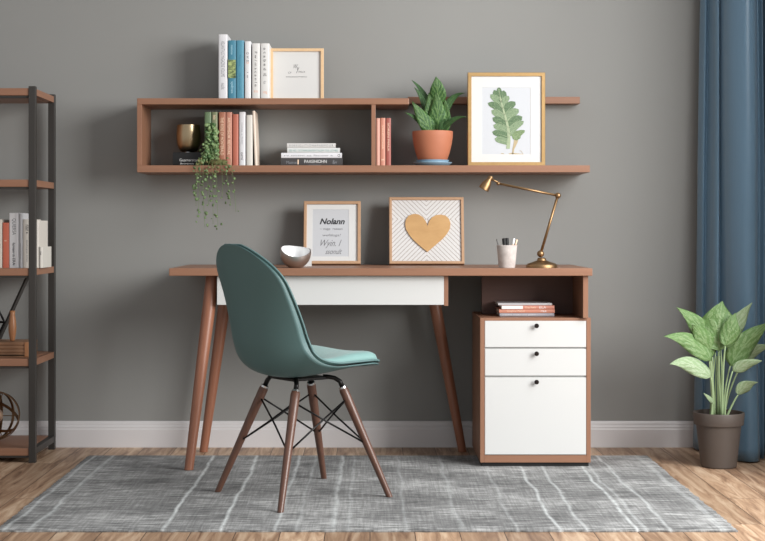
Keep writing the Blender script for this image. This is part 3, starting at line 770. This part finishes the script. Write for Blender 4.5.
# shelf plant
Yq = -.165
pc = Vector((X(432.6, Yq), Yq, zb1+.0003))
t = thing('saucer', 'pale blue saucer under the terracotta pot on the wall shelf', 'saucer', pc)
rs = S(19.4, Yq)
hs = S(6.0, Yq)
smooth_sharp(obj('saucer_dish', lathe(bmesh.new(), [(0,0),(rs*.80,0),(rs*.97,hs*.45),(rs,hs*.55),(rs,hs*.62),(rs*.84,hs*.62),(rs*.80,hs*.7),(rs*.86,hs),(rs*.80,hs),(rs*.74,hs*.5),(0,hs*.45)], seg=56), SAUCER, t), 40)
pb = pc+Vector((0,0,hs*.5+.0005))
t = thing('potted_plant', 'green leafy houseplant in a terracotta pot on the wall shelf', 'plant', pb)
rT, rB, hP = S(20.3, Yq), S(12.6, Yq), S(31.6, Yq)-hs*.0
b = lathe(bmesh.new(), [(0,0),(rB,0),(rB*1.12,.006),(rB+(rT-rB)*.55,hP*.3),(rB+(rT-rB)*.85,hP*.6),(rT*.995,hP*.84),(rT,hP*.985),(rT*.99,hP),(rT*.93,hP),(rT*.92,hP*.84),(rB,.03),(0,.03)], seg=64)
smooth_sharp(obj('pot', b, TERRA, t), 45)
obj('soil', lathe(bmesh.new(), [(0,hP*.90),(rT*.5,hP*.90),(rT*.915,hP*.86),(rT*.9,hP*.80),(0,hP*.8)], seg=40), SOIL, t)
lf = lambda zx, zy, dy=0.: Vector((X(400+zx/5.817, Yq), Yq+dy, Z(75+zy/5.817, Yq)))-pb
sc = lambda n: S(n/5.817, Yq)
root = lambda zx, dy=0.: Vector((X(400+zx/5.817, Yq), Yq+dy, pb.z+hP*.88))-pb
LV = [ # root x, root dy, ctrl, tip, width, side, mat, shape
    (222, .012, (228,170,.02), (216,14,.01), 84, (1,-.15,.05), LEAFZ, 'tall'),
    (205, -.004, (178,230,-.02), (166,108,-.03), 88, (1,.3,.1), LEAFZ, 'ovate'),
    (218, -.010, (222,220,-.035), (205,104,-.045), 96, (1,-.1,0), LEAFZ, 'ovate'),
    (240, -.002, (262,240,-.02), (262,150,-.03), 74, (1,-.5,.1), LEAFZ, 'ovate'),
    (195, -.02, (140,270,-.05), (66,160,-.06), 78, (.8,.2,-.7), LEAFZ, 'ovate'),
    (180, .0, (160,150,.01), (84,72,.0), 34, (.7,.4,-.6), LEAFZ2, 'lance'),
    (200, .02, (190,120,.03), (68,26,.02), 36, (.5,.4,-.6), LEAFZ2, 'lance'),
    (170, -.01, (120,250,-.03), (26,224,-.05), 28, (.2,.7,-.6), LEAFZ2, 'lance'),
    (240, .01, (255,110,0), (376,108,-.02), 42, (.2,.8,.5), LEAFZ2, 'lance'),
    (245, -.015, (280,240,-.05), (384,252,-.06), 28, (.1,.8,.5), LEAFZ2, 'lance'),
    (235, -.03, (255,285,-.06), (308,268,-.075), 34, (.2,.4,.9), LEAFZ2, 'ovate'),
    (225, -.035, (236,290,-.055), (252,262,-.06), 26, (1,0,.2), LEAFZ2, 'ovate')]
for (rx, rdy, c_, tp_, w_, sd, m_, shp) in LV:
    dd = lf(*tp_)-root(rx, rdy); sd = (dd.z/dd.length, .45*sd[1], -dd.x/dd.length)
    leaf('leaf', m_, t, base=root(rx, rdy), ctrl=lf(c_[0], c_[1], c_[2]), tip=lf(tp_[0], tp_[1], tp_[2]), w=sc(w_*(1.12 if shp != 'lance' else 1.3)), side=sd, fold=.16, wave=.05, shape='lance' if shp == 'lance' else 'ovate' if shp == 'ovate' else 'ovate')
leaf('leaf', LEAFZ, t, base=lf(222,175,.0), ctrl=lf(218,80,-.02), tip=lf(208,12,-.02), w=sc(98), side=(1,-.15,.05), fold=.1, wave=.04, shape='ovate')

# floor plant
Yo = -.50
fc = Vector((X(718.6, Yo), Yo, .0005))
t = thing('potted_plant', 'tall broad-leaved plant in a taupe pot on the floor before the blue curtain', 'plant', fc)
rT, rB, hP = S(25.4, Yo), S(17.6, Yo), Z(412, Yo)
rb3 = hP-.047
b = lathe(bmesh.new(), [(0,0),(rB-.003,0),(rB,.004),(rB+(rT*.88-rB)*.96,rb3),(rT*.955,rb3+.001),(rT*.965,rb3+.004),(rT,hP-.004),(rT*.985,hP),(rT*.92,hP),(rT*.90,hP-.02),(rB*.9,.02),(0,.02)], seg=72)
smooth_sharp(obj('pot', b, POTM, t), 30)
obj('soil', lathe(bmesh.new(), [(0,hP-.014),(rT*.6,hP-.015),(rT*.89,hP-.022),(rT*.86,hP-.03),(0,hP-.03)], seg=40), SOIL, t)
pf = lambda px, py, dy=0.: Vector((X(px, Yo), Yo+dy, Z(py, Yo)))-fc
rt_ = lambda px, dy=0.: Vector((X(px, Yo), Yo+dy, hP-.02+fc.z))-fc
PL = [ # stem root, stem control, leaf base, leaf ctrl, tip, width px, side, mat
    ((713,.0),(711,375),(708,345,.0),(700,322,-.02),(675,307,-.03),17,(.6,.3,-.9),LEAFA),
    ((711,-.02),(711,385),(709,360,-.03),(690,334,-.05),(660,335,-.07),17,(.25,.5,-.9),LEAFA),
    ((709,-.03),(712,395),(708,376,-.05),(685,356,-.07),(665,362,-.09),15,(.2,.4,-1),LEAFP),
    ((718,-.01),(716,370),(718,350,-.02),(716,322,-.03),(722,301,-.01),38,(1,-.15,0),LEAFA),
    ((715,.0),(712,380),(712,357,-.01),(702,335,-.04),(689,324,-.05),20,(.9,.2,-.6),LEAFA),
    ((722,.02),(721,375),(727,345,.02),(738,322,.02),(753,303,.01),17,(.7,.3,.9),LEAFP),
    ((724,.01),(724,390),(731,366,.01),(744,342,.0),(768,322,-.01),22,(.7,.2,.8),LEAFA),
    ((723,-.03),(722,395),(730,370,-.04),(742,362,-.06),(757,359,-.07),11,(-.2,.4,1),LEAFP),
    ((726,.03),(730,390),(746,362,.04),(756,350,.04),(772,346,.03),13,(0,.5,1),LEAFP),
    ((725,-.02),(732,400),(736,394,-.03),(742,382,-.05),(754,381,-.06),12,(.1,.6,1),LEAFP),
    ((710,-.01),(713,404),(711,402,-.04),(706,396,-.06),(699,391,-.07),4,(.2,.4,1),LEAFP),
    ((720,-.03),(720,370),(722,345,-.05),(727,325,-.06),(732,312,-.05),16,(.7,-.4,.2),LEAFA)]
for (r0, sc_, lb, lc, lt, w_, sd, m_) in PL:
    a0, a1_, a2 = rt_(*r0), pf(sc_[0], sc_[1], (r0[1]+lb[2])/2), pf(*lb)
    obj('stem', tube(bmesh.new(), bez(a0, a1_, a2, 10), [.0044-.0018*i/10 for i in range(11)], 8), STEM, t, smooth=True)
    dd = pf(*lt)-a2; sd = (dd.z/dd.length, .6*sd[1], -dd.x/dd.length)
    leaf('leaf', m_, t, base=a2, ctrl=pf(*lc), tip=pf(*lt), w=S(w_*1.15, Yo), side=sd, fold=.2, wave=.06, shape='ovate')
for k in range(5):
    px = 712+k*2.6; obj('stem', tube(bmesh.new(), bez(rt_(px, random.uniform(-.03,.03)), pf(px+random.uniform(-2,2), 385), pf(715+k*1.3, 352+random.uniform(-3,6), -.01), 8), [.0036-.0014*i/8 for i in range(9)], 8), STEM, t, smooth=True)

# trailing plant on the wall shelf
Yt = -.222
t0 = Vector((X(217.5, Yt), Yt, zb1+.0003))
t = thing('trailing_plant', 'small trailing vine in a mossy bowl spilling over the wall shelf edge', 'plant', t0)
b = bmesh.new(); rr = .027
lathe(b, [(0,0),(rr*.8,0),(rr,.008),(rr*1.0,.016),(rr*.8,.022),(0,.024)], seg=40)
for v in b.verts:
    v.co.x *= 1.35
    v.co += Vector((random.uniform(-1,1), random.uniform(-1,1), random.uniform(0,1)))*.0016
obj('moss_bowl', b, MOSS, t, smooth=True)
def leaflets(pts, m, size, name='foliage'):
    b = bmesh.new()
    for p, sz in pts:
        a = random.uniform(0, 2*PI); tl = Matrix.Rotation(a, 3, 'Y') @ Matrix.Rotation(random.uniform(-.8,.8), 3, 'X') @ Matrix.Rotation(random.uniform(-.8,.8), 3, 'Z')
        n = 10; ring = []
        for k in range(n):
            th_ = 2*PI*k/n; rr_ = sz*(1+.25*math.cos(th_)**3)
            ring.append(b.verts.new(Vector(p)+tl @ Vector((rr_*math.cos(th_), sz*.12*math.cos(2*th_), rr_*.8*math.sin(th_)))))
        c_ = b.verts.new(Vector(p)+tl @ Vector((0,-sz*.18,0)))
        for k in range(n): b.faces.new((c_, ring[k], ring[(k+1)%n]))
    o = obj(name, b, m, t, smooth=True)
    md = o.modifiers.new('thickness', 'SOLIDIFY'); md.thickness = .0005
    return o
YV = SY-.012
def vp(px, py, y=YV): return Vector((X(px, y), y, Z(py, y)))-t0
# climbing mass in front of the book spines
mass = []
for k in range(150):
    v = random.random(); py = 124+v*40; half = 3.5+5.5*min(1, v*1.6); cx_ = 210.5+math.sin(v*5)*1.5 - (1.5*v)
    mass.append((vp(cx_+random.uniform(-half, half), py, -.212-random.random()*.024), random.uniform(.0065,.0120)))
leaflets(mass[:100], VINE, 1); leaflets(mass[100:], VINE2, 1)
mass = [(vp(random.uniform(195,232), random.uniform(158,174), -.268+random.random()*.018), random.uniform(.0035,.007)) for k in range(45)]
mass = [(p, s) for p, s in mass if not (p.z < .004 and p.y+t0.y > SY-.002)]
leaflets(mass, mat('bronze_vine_leaf', (128,120,78), .6, noise=((120,120,120),(96,110,66),.1)), 1)
for k in range(4):
    x_ = 207+k*3; obj('stem', tube(bmesh.new(), bez(vp(214+k*2, 163, -.225), vp(x_, 150, -.24), vp(x_-1, 128+k*3, -.215), 10), .0011, 6), STEMD, t, smooth=True)
strands = [(196,168,196,206),(200,170,198,216),(203,170,205,228),(208,172,209,205),(212,172,213,224),(216,170,218,226),(221,168,222,198),(226,168,231,205),(231,166,236,212),(198,170,195,190)]
hang = []
for i, (a, b1, c_, d_) in enumerate(strands):
    p0 = Vector((X(a+ (218-a)*.3, -.225), -.225, zb1+.026))-t0; p1 = vp(a, b1-4, SY-.018); p3 = vp(c_, d_, SY-.016)
    pts = bez(p0, p1+Vector((0,0,.018)), p1, 6)+bez(p1, (p1+p3)/2+Vector((random.uniform(-.008,.008),0,0)), p3, 12)[1:]
    obj('stem', tube(bmesh.new(), pts, .0007, 5), STEMD, t, smooth=True)
    for q_ in pts[7:]:
        u = (q_.z-p1.z)/(p3.z-p1.z)
        if random.random() < .8-.5*u: hang.append((q_+Vector((random.uniform(-.010,.010), random.uniform(-.006,.003), 0)), random.uniform(.004,.008)))
for (zx, zy, s) in ((105,240,16),(118,282,19),(165,320,15),(240,322,16),(128,362,15),(133,405,14),(188,390,18),(252,394,15),(197,468,16),(330,306,14),(350,262,14),(228,422,7),(265,494,11),(300,463,14),(420,368,7),(391,222,9),(118,444,10),(180,270,14),(165,250,14),(185,205,12),(155,180,13),(340,240,14),(362,320,9)):
    hang.append((vp(180+zx/7.21, 160+zy/7.21, SY-.018), S(s/7.21/1.25, YV)))
leaflets(hang, mat('hanging_vine_leaf', (88,112,70), .55, noise=((90,90,90),(112,134,90),.12)), 1)

# ---------------------------------------------------------------- chair
ch = thing('desk_chair', 'teal upholstered shell chair on splayed walnut dowel legs in front of the desk', 'chair', (-.224, -1.12, RT+.0005), math.radians(36))
ch_z = RT+.0005
def catmull(P_, n):
    P_ = [Vector(p) for p in P_]; out = []; Q = [P_[0]*2-P_[1]]+P_+[P_[-1]*2-P_[-2]]
    m = len(P_)-1
    for i in range(n+1):
        s = i/n*m; k = min(int(s), m-1); u = s-k; a, b, c, d = Q[k:k+4]
        out.append(.5*((2*b)+(-a+c)*u+(2*a-5*b+4*c-d)*u*u+(-a+3*b-3*c+d)*u**3))
    return out
# u(forward), z, half width, rim lift
PR = [(.222,.430,.165,.002),(.212,.438,.195,.008),(.15,.440,.226,.020),(.06,.430,.238,.030),(-.02,.416,.240,.044),(-.09,.411,.238,.064),(-.150,.424,.231,.084),(-.193,.456,.221,.096),(-.217,.51,.214,.096),(-.228,.58,.212,.084),(-.240,.66,.206,.066),(-.257,.745,.195,.046),(-.272,.815,.170,.032),(-.281,.849,.152,.022)]
A4 = [Vector((p[0], p[1], 0)) for p in PR]; B4 = [Vector((p[2], p[3], 0)) for p in PR]
NT, NS = 60, 28
cl, ww_ = catmull(A4, NT), catmull(B4, NT)
Ltot = [0]
for a, b in zip(cl, cl[1:]): Ltot.append(Ltot[-1]+(b-a).length)
def endf(s, total, a, n): 
    f = 1.
    if s < a[0]: f = (1-((a[0]-s)/a[0])**n)**(1/n)
    if total-s < a[1]: f = min(f, (1-((a[1]-(total-s))/a[1])**n)**(1/n))
    return f
def shell_pt(i, s, off=0., inset=0., endpad=0.):
    """i along profile, s in -1..1 ; off = distance along the sitter-side normal"""
    p = cl[i]; d = (cl[min(i+9, NT)]-cl[max(i-9, 0)]).normalized(); nrm = Vector((-d.y, d.x, 0))*-1   # toward sitter
    if nrm.dot(Vector((.0,.7,0))-Vector((p.x,p.y,0))+Vector((.1,0,0))) < 0: nrm = -nrm
    tot = Ltot[-1]; f = max(endf(Ltot[i], tot, (.10, .15), 2.1), .0)
    w = max(ww_[i].x*f - inset, .0)
    lift = ww_[i].y*abs(s*f)**2.3
    q = p + nrm*(lift+off)
    return Vector((q.x, -s*w, q.y-ch_z+.0))
def shell_bm(off0, off1, inset, i0, i1, puff=0.):
    b = bmesh.new(); g0, g1 = [], []; base1 = off1
    for i in range(i0, i1+1):
        off1 = base1 + puff*math.exp(-((i-13)/9)**2)
        g0.append([b.verts.new(shell_pt(i, -1+2*k/NS, off0, inset)) for k in range(NS+1)])
        g1.append([b.verts.new(shell_pt(i, -1+2*k/NS, off0+(off1-off0)*max(.0, (1-abs(-1+2*k/NS)**6))**.5*min(1, .25+(i-i0)/4, .25+(i1-i)/4), inset)) for k in range(NS+1)])
    n = i1-i0
    for G in (g0, g1):
        for i in range(n):
            for k in range(NS): b.faces.new((G[i][k], G[i][k+1], G[i+1][k+1], G[i+1][k]))
    for i in range(n):
        for k in (0, NS): b.faces.new((g0[i][k], g0[i+1][k], g1[i+1][k], g1[i][k]))
    for k in range(NS):
        for i in (0, n): b.faces.new((g0[i][k], g0[i][k+1], g1[i][k+1], g1[i][k]))
    bmesh.ops.remove_doubles(b, verts=b.verts[:], dist=.00005)
    bmesh.ops.recalc_face_normals(b, faces=b.faces[:])
    return b
o = obj('shell', shell_bm(-.005, .005, 0, 0, NT), TEAL, ch, smooth=True)
o = obj('seat_pad', shell_bm(.0052, .023, .005, 1, NT-1, .026), TEAL2, ch, smooth=True)
# piping between shell and pad
edge = [shell_pt(i, 1, .006, .0015) for i in range(1, NT)] + [shell_pt(i, -1, .006, .0015) for i in range(NT-1, 0, -1)]
edge.append(edge[0])
obj('piping', tube(bmesh.new(), edge, .0035, 8, cap=False), TEAL, ch, smooth=True)
# base
zsh = .398-ch_z
legs = {}
FT = {(-1,1): (-.207,.209), (-1,-1): (-.230,-.220), (1,1): (.230,.214), (1,-1): (.205,-.209)}
b = bmesh.new()
for s1 in (-1, 1):
    for s2 in (-1, 1):
        fx, fy = FT[(s1, s2)]
        topp = Vector((s1*.093+.002, s2*.095, .368-ch_z)); foot = Vector((fx, fy, .0))
        legs[(s1, s2)] = (topp, foot)
        d = (topp-foot)
        lg = tube(bmesh.new(), [foot-d*.01, foot+d*.02, foot+d*.5, foot+d*.85, foot+d*.97, topp], [.0098,.0102,.0132,.0155,.0155,.0125], 24)
        bmesh.ops.bisect_plane(lg, geom=lg.verts[:]+lg.edges[:]+lg.faces[:], plane_co=(0,0,0.0003), plane_no=(0,0,-1), clear_outer=True)
        lo = smooth_sharp(obj('leg', lg, CHAIRLEG, ch), 50)
        dn = d.normalized()
        smooth_sharp(obj('ferrule', tube(bmesh.new(), [topp-dn*.020, topp+dn*.002], [.0152,.0130], 20), CHROME, lo), 50)
        zatt = .425+(.012 if s1 > 0 else .0)
        att = Vector((s1*.055-.015, s2*.06, .405-ch_z))
        kn = topp+dn*.022
        obj('bracket', tube(bmesh.new(), [topp+dn*.002, kn, (kn*2+att)/3+Vector((0,0,.006)), (kn+att*2)/3+Vector((0,0,.004)), att], [.0085,.008,.0075,.0075,.0075], 12), BLACKW, ch, smooth=True)
obj('mounting_plate', box(-.085, .055, -.07, .07, .395-ch_z, .405-ch_z, .002), BLACKW, ch)
order = [(-1,-1), (-1,1), (1,1), (1,-1)]
for i in range(4):
    A, B = order[i], order[(i+1)%4]
    for P_, Q in ((A, B), (B, A)):
        tp_, ft = legs[P_]; tq, fq = legs[Q]
        p_hi = tp_+(ft-tp_)*.10; q_lo = tq+(fq-tq)*.52
        mid = (p_hi+q_lo)/2*.985
        cen = Vector((0,0,(p_hi.z+q_lo.z)/2))
        mid = (p_hi+q_lo)/2 + (cen-(p_hi+q_lo)/2).normalized()*.004
        mid.z = (p_hi.z+q_lo.z)/2
        obj('strut', tube(bmesh.new(), [p_hi, mid, q_lo], .0032, 8), BLACKW, ch, smooth=True)

# ---------------------------------------------------------------- bookcase on the left
KF, KB = -.415, -.05
kx1 = X(35.3, KF); kx0 = kx1-.86; ps = .026
t = thing('bookcase', 'open bookcase with charcoal steel posts and walnut shelves at the left', 'bookcase', ((kx0+kx1)/2, KF, 0))
kc = (kx0+kx1)/2; kw = (kx1-kx0)/2; kd = KB-KF
ztop = Z(86, KF)
for sx in (-1, 1):
    for y0 in (0, kd-ps):
        xa = -kw if sx < 0 else kw-ps
        obj('post', box(xa, xa+ps, y0, y0+ps, 0, ztop, .0015), STEEL, t)
levels = [Z(88, KF), Z(179.5, KF), Z(268.4, KF), Z(359, KF), Z(448.5, KF)]
for i, zt in enumerate(levels):
    thk = .034 if i == 0 else .028
    thk = .028
    sp = obj('shelf_board', box(-kw+ps+.0005, kw-ps-.0005, .004, kd-.004, zt-thk, zt, .0015), WOODX, t)
    zr = zt-thk/2
    for sx in (-1, 1):
        xa = -kw+.002 if sx < 0 else kw-ps+.001
        sb = bmesh.new(); bx(sb, xa, xa+ps-.003, ps+.0003, kd-ps-.0003, zt-.026, zt-.001, .001)
        obj('side_rail', sb, STEEL if i == 4 else WOODY, t)
    rb = bmesh.new(); bx(rb, -kw+ps+.0005, kw-ps-.0005, .008, .028, zt-thk-.009, zt-thk-.0003, .001)
    obj('front_rail', rb, STEEL, t)
# diagonal brace between the middle shelves
yb = -.14
obj('brace', tube(bmesh.new(), [(X(29, yb)-kc, yb-KF, levels[2]-.030), (X(-7, yb)-kc, yb-KF, levels[3]+.002)], .0085, 4), STEEL, t)
# books on the bookcase
Yk = -.35
kz = levels[2]
g6 = 'books on the left bookcase'
def kp(label, a, b_, top, col, **k): return book(label, X(a, Yk)+.0003, X(b_, Yk)-.0003, kz+.0003, Z(205+top/7.217, Yk)-kz, Yk, .16, col, group=g6, **k)
kp('cream book with dark marks at the left edge of the bookcase', -5, 2.0, 105, (216,208,196), texts=(('TO', .45, .5, .08, TXD),))
kp('brick red book standing on the left bookcase', 2.3, 8.9, 128, (196,104,80), texts=(('a', .6, .3, .03, TXC),))
kp('tall white book with grey blocks on its spine, beside the brick red book', 9.1, 18.6, 58, (252,252,254), texts=(('QUIERSA', .75, .45, .3, TXG), ('lumen m ERA', .25, .3, .4, TXD), ('magalone', .25, .2, .42, TXG)))
kp('slim pale grey book right of the tall white one on the bookcase', 18.9, 22.4, 60, (204,204,206), texts=(('almostur', .3, .4, .3, TXG),))
kp('cream book with black title high on its spine on the bookcase', 22.7, 31.4, 103, (220,214,204), texts=(('nzar', .82, .3, .13, TXD), ('-', .72, .2, .02, TXD), ('abelisque orun', .35, .25, .45, TXG)))
kp('plain cream book partly behind the front steel post of the bookcase', 31.8, 38.6, 112, (222,216,206), texts=(('nova', .5, .2, .15, TXG),))
kp('short cream book, rightmost on the bookcase shelf', 38.9, 42.4, 303, (222,218,208), texts=(('ma', .7, .4, .16, TXD),))
# wooden crate, bud vase, wire sphere, black polyhedron
Yc = -.33
kz4 = levels[3]+.0003
cw0, cw1 = X(-32, Yc), X(28, Yc); chh = Z(342, Yc)-kz4
t = thing('wooden_box', 'ribbed wooden box lying on the fourth bookcase shelf', 'box', ((cw0+cw1)/2, Yc, kz4))
hwc = (cw1-cw0)/2; n = 4
b = bmesh.new(); bx(b, -hwc+.003, hwc-.003, .003, .157, .002, chh-.002)
for k in range(n):
    z0 = k*chh/n
    bx(b, -hwc, hwc, 0, .16, z0+.0012, z0+chh/n-.0012, .003)
bx(b, -hwc, hwc, 0, .16, 0, .01, .001)
obj('box_body', b, CRATEW, t)
obj('corner_post', box(hwc-.014, hwc+.003, -.003, .02, .0005, chh-.001, .002), VASEW, t)
vb = Vector((X(12.4, Yc+.05), Yc+.05, kz4+chh+.0005)); vh = S(30.4, Yc); vr = S(4.0, Yc)
o = obj('bud_vase', lathe(bmesh.new(), [(0,0),(vr*.55,0),(vr*.62,vh*.05),(vr*.92,vh*.28),(vr,vh*.45),(vr*.85,vh*.68),(vr*.62,vh*.88),(vr*.72,vh),(vr*.6,vh),(vr*.2,vh*.9),(0,vh*.88)], seg=40), VASEW, smooth=True, loc=vb)
tag(o, 'slender turned wooden bud vase standing on the ribbed wooden box', 'vase')
# wire sphere
Ys = -.22; RS = S(24.4, Ys)
t = thing('wire_sphere', 'bronze wire sphere ornament of crossing rings on the lowest bookcase shelf', 'ornament', (X(-4.6, Ys), Ys, levels[4]+RS+.0045))
for (a, b1, c_) in ((PI/2,0,0),(PI/2,0,PI/2),(.35,.5,0),(1.0,-.7,.4),(PI/2,.2,1.0)):
    b = bmesh.new(); seg = 56; R0 = Matrix.Rotation(c_, 3, 'Z') @ Matrix.Rotation(b1, 3, 'Y') @ Matrix.Rotation(a, 3, 'X')
    lathe(b, [(RS-.003,-.006),(RS,-.006),(RS,.006),(RS-.003,.006)], seg=seg, closed=True)
    bmesh.ops.rotate(b, verts=b.verts[:], matrix=R0); smooth_sharp(obj('ring', b, BRONZE, t), 40)
b = bmesh.new()
for k in range(5):
    a = 2*PI*k/5; tube(b, [(0,0,0), (RS*.99*math.cos(a), 0, RS*.99*math.sin(a))], .0018, 6)
obj('spokes', b, BRONZE, t)
ball(Vector((0,0,0)), .03, mat('pale_core', (190,160,136), .35, metal=.6), 'core', t)
# black polyhedron
Yx = -.24
t = thing('wire_polyhedron', 'black faceted wire ornament standing on the ribbed box at the left edge', 'ornament', (X(-12, Yx), Yx, kz4+chh+.0045))
b = bmesh.new(); hh, rr = S(34, Yx), S(16.5, Yx)
hexa = [Vector((rr*math.cos(2*PI*k/6), rr*.6*math.sin(2*PI*k/6), hh/2)) for k in range(6)]
lo_ = [Vector((v.x*.5, v.y*.5, .0)) for v in hexa]; hi_ = [Vector((v.x*.5, v.y*.5, hh)) for v in hexa]
for k in range(6):
    for A_, B_ in ((hexa[k], hexa[(k+1)%6]), (hexa[k], lo_[k]), (hexa[k], hi_[k]), (lo_[k], lo_[(k+1)%6]), (hi_[k], hi_[(k+1)%6])): tube(b, [A_, B_], .0042, 6)
obj('wire_frame', b, BLACKW, t)

# ---------------------------------------------------------------- curtain
path = [(1.358,-.045),(1.350,-.08),(1.358,-.12),(1.371,-.11),(1.374,-.14),(1.375,-.185),(1.385,-.205),(1.393,-.18),(1.397,-.20),(1.400,-.24),(1.415,-.285),(1.45,-.325),(1.485,-.325),(1.503,-.298),(1.512,-.268),(1.522,-.262),(1.534,-.285),(1.543,-.25),(1.548,-.2),(1.556,-.21),(1.564,-.25),(1.572,-.22)]
pp = catmull([Vector((a, b_2, 0)) for a, b_2 in path], 170)
b = bmesh.new(); NZ = 50; grid = []
for j in range(NZ+1):
    v = j/NZ; z = .006+v*2.42; row = []
    for i, p in enumerate(pp):
        u = i/len(pp)
        fl = (1-v)
        x = p.x + .004*math.sin(z*3.1+u*14)*fl - .040*fl*(1-u)**2 + .004*fl*u*0; y = p.y - .09*fl*math.sin(u*PI) + .006*math.sin(z*4.3+u*9)*fl
        row.append(b.verts.new((min(x, 1.578), min(y, -.022), z)))
    grid.append(row)
for j in range(NZ):
    for i in range(len(pp)-1): b.faces.new((grid[j][i], grid[j][i+1], grid[j+1][i+1], grid[j+1][i]))
CURT = mat('blue_satin_curtain', (98,128,150), .36, noise=((200,200,3),(92,122,144),.3), sheen=.1)
o = obj('curtain', b, CURT, smooth=True)
md = o.modifiers.new('thickness', 'SOLIDIFY'); md.thickness = .002
tag(o, 'floor-length blue satin curtain hanging in deep folds beside the window at the right', 'curtain')
t = thing('curtain_rod', 'steel curtain rod above the window carrying the blue curtain', 'curtain rod', (1.47, -.03, 2.45))
smooth_sharp(obj('rod', tube(bmesh.new(), [(0,0,0), (0,-3.5,0)], .012, 16), STEEL, t), 50)
for yy in (-.15, -3.3): obj('bracket', box(-.005, .13, yy-.01, yy+.01, -.01, .01), STEEL, t)

# ---------------------------------------------------------------- light
sc_ = bpy.context.scene
w = bpy.data.worlds.new('World'); sc_.world = w; w.use_nodes = True
bg = w.node_tree.nodes['Background']; bg.inputs[0].default_value = (.97,.98,1,1); bg.inputs[1].default_value = .55
def area(name, loc, target, sx, sy, power, col=(1,1,1)):
    l = bpy.data.lights.new(name, 'AREA'); l.shape = 'RECTANGLE'; l.size = sx; l.size_y = sy; l.energy = power; l.color = col
    o = bpy.data.objects.new(name, l); C.objects.link(o); o.location = loc
    o.rotation_euler = (Vector(target)-Vector(loc)).to_track_quat('-Z', 'Y').to_euler(); return o
area('window_daylight', (3.6, -3.7, 2.0), (0, -.2, .9), 2.3, 2.0, 262, (1,.99,.975))
area('window_floor_fill', (1.95, -2.0, 1.9), (.55, -1.7, 0), 1.9, 1.5, 62, (.97,.985,1))  # fill lamp added outside the window to brighten floor, rug and seat
# ---------------------------------------------------------------- camera
cam = bpy.data.cameras.new('camera'); co = bpy.data.objects.new('camera', cam); C.objects.link(co)
co.location = (0, CY, CZ); co.rotation_euler = (PI/2, 0, 0)
cam.sensor_width = 36; cam.lens = 36*F/765
cam.shift_x = (382.5-VX)/765; cam.shift_y = -(270.5-VY)/765
sc_.camera = co
vs = sc_.view_settings; vs.view_transform = 'Standard'; vs.look = 'None'; vs.gamma = 1; vs.exposure = 0
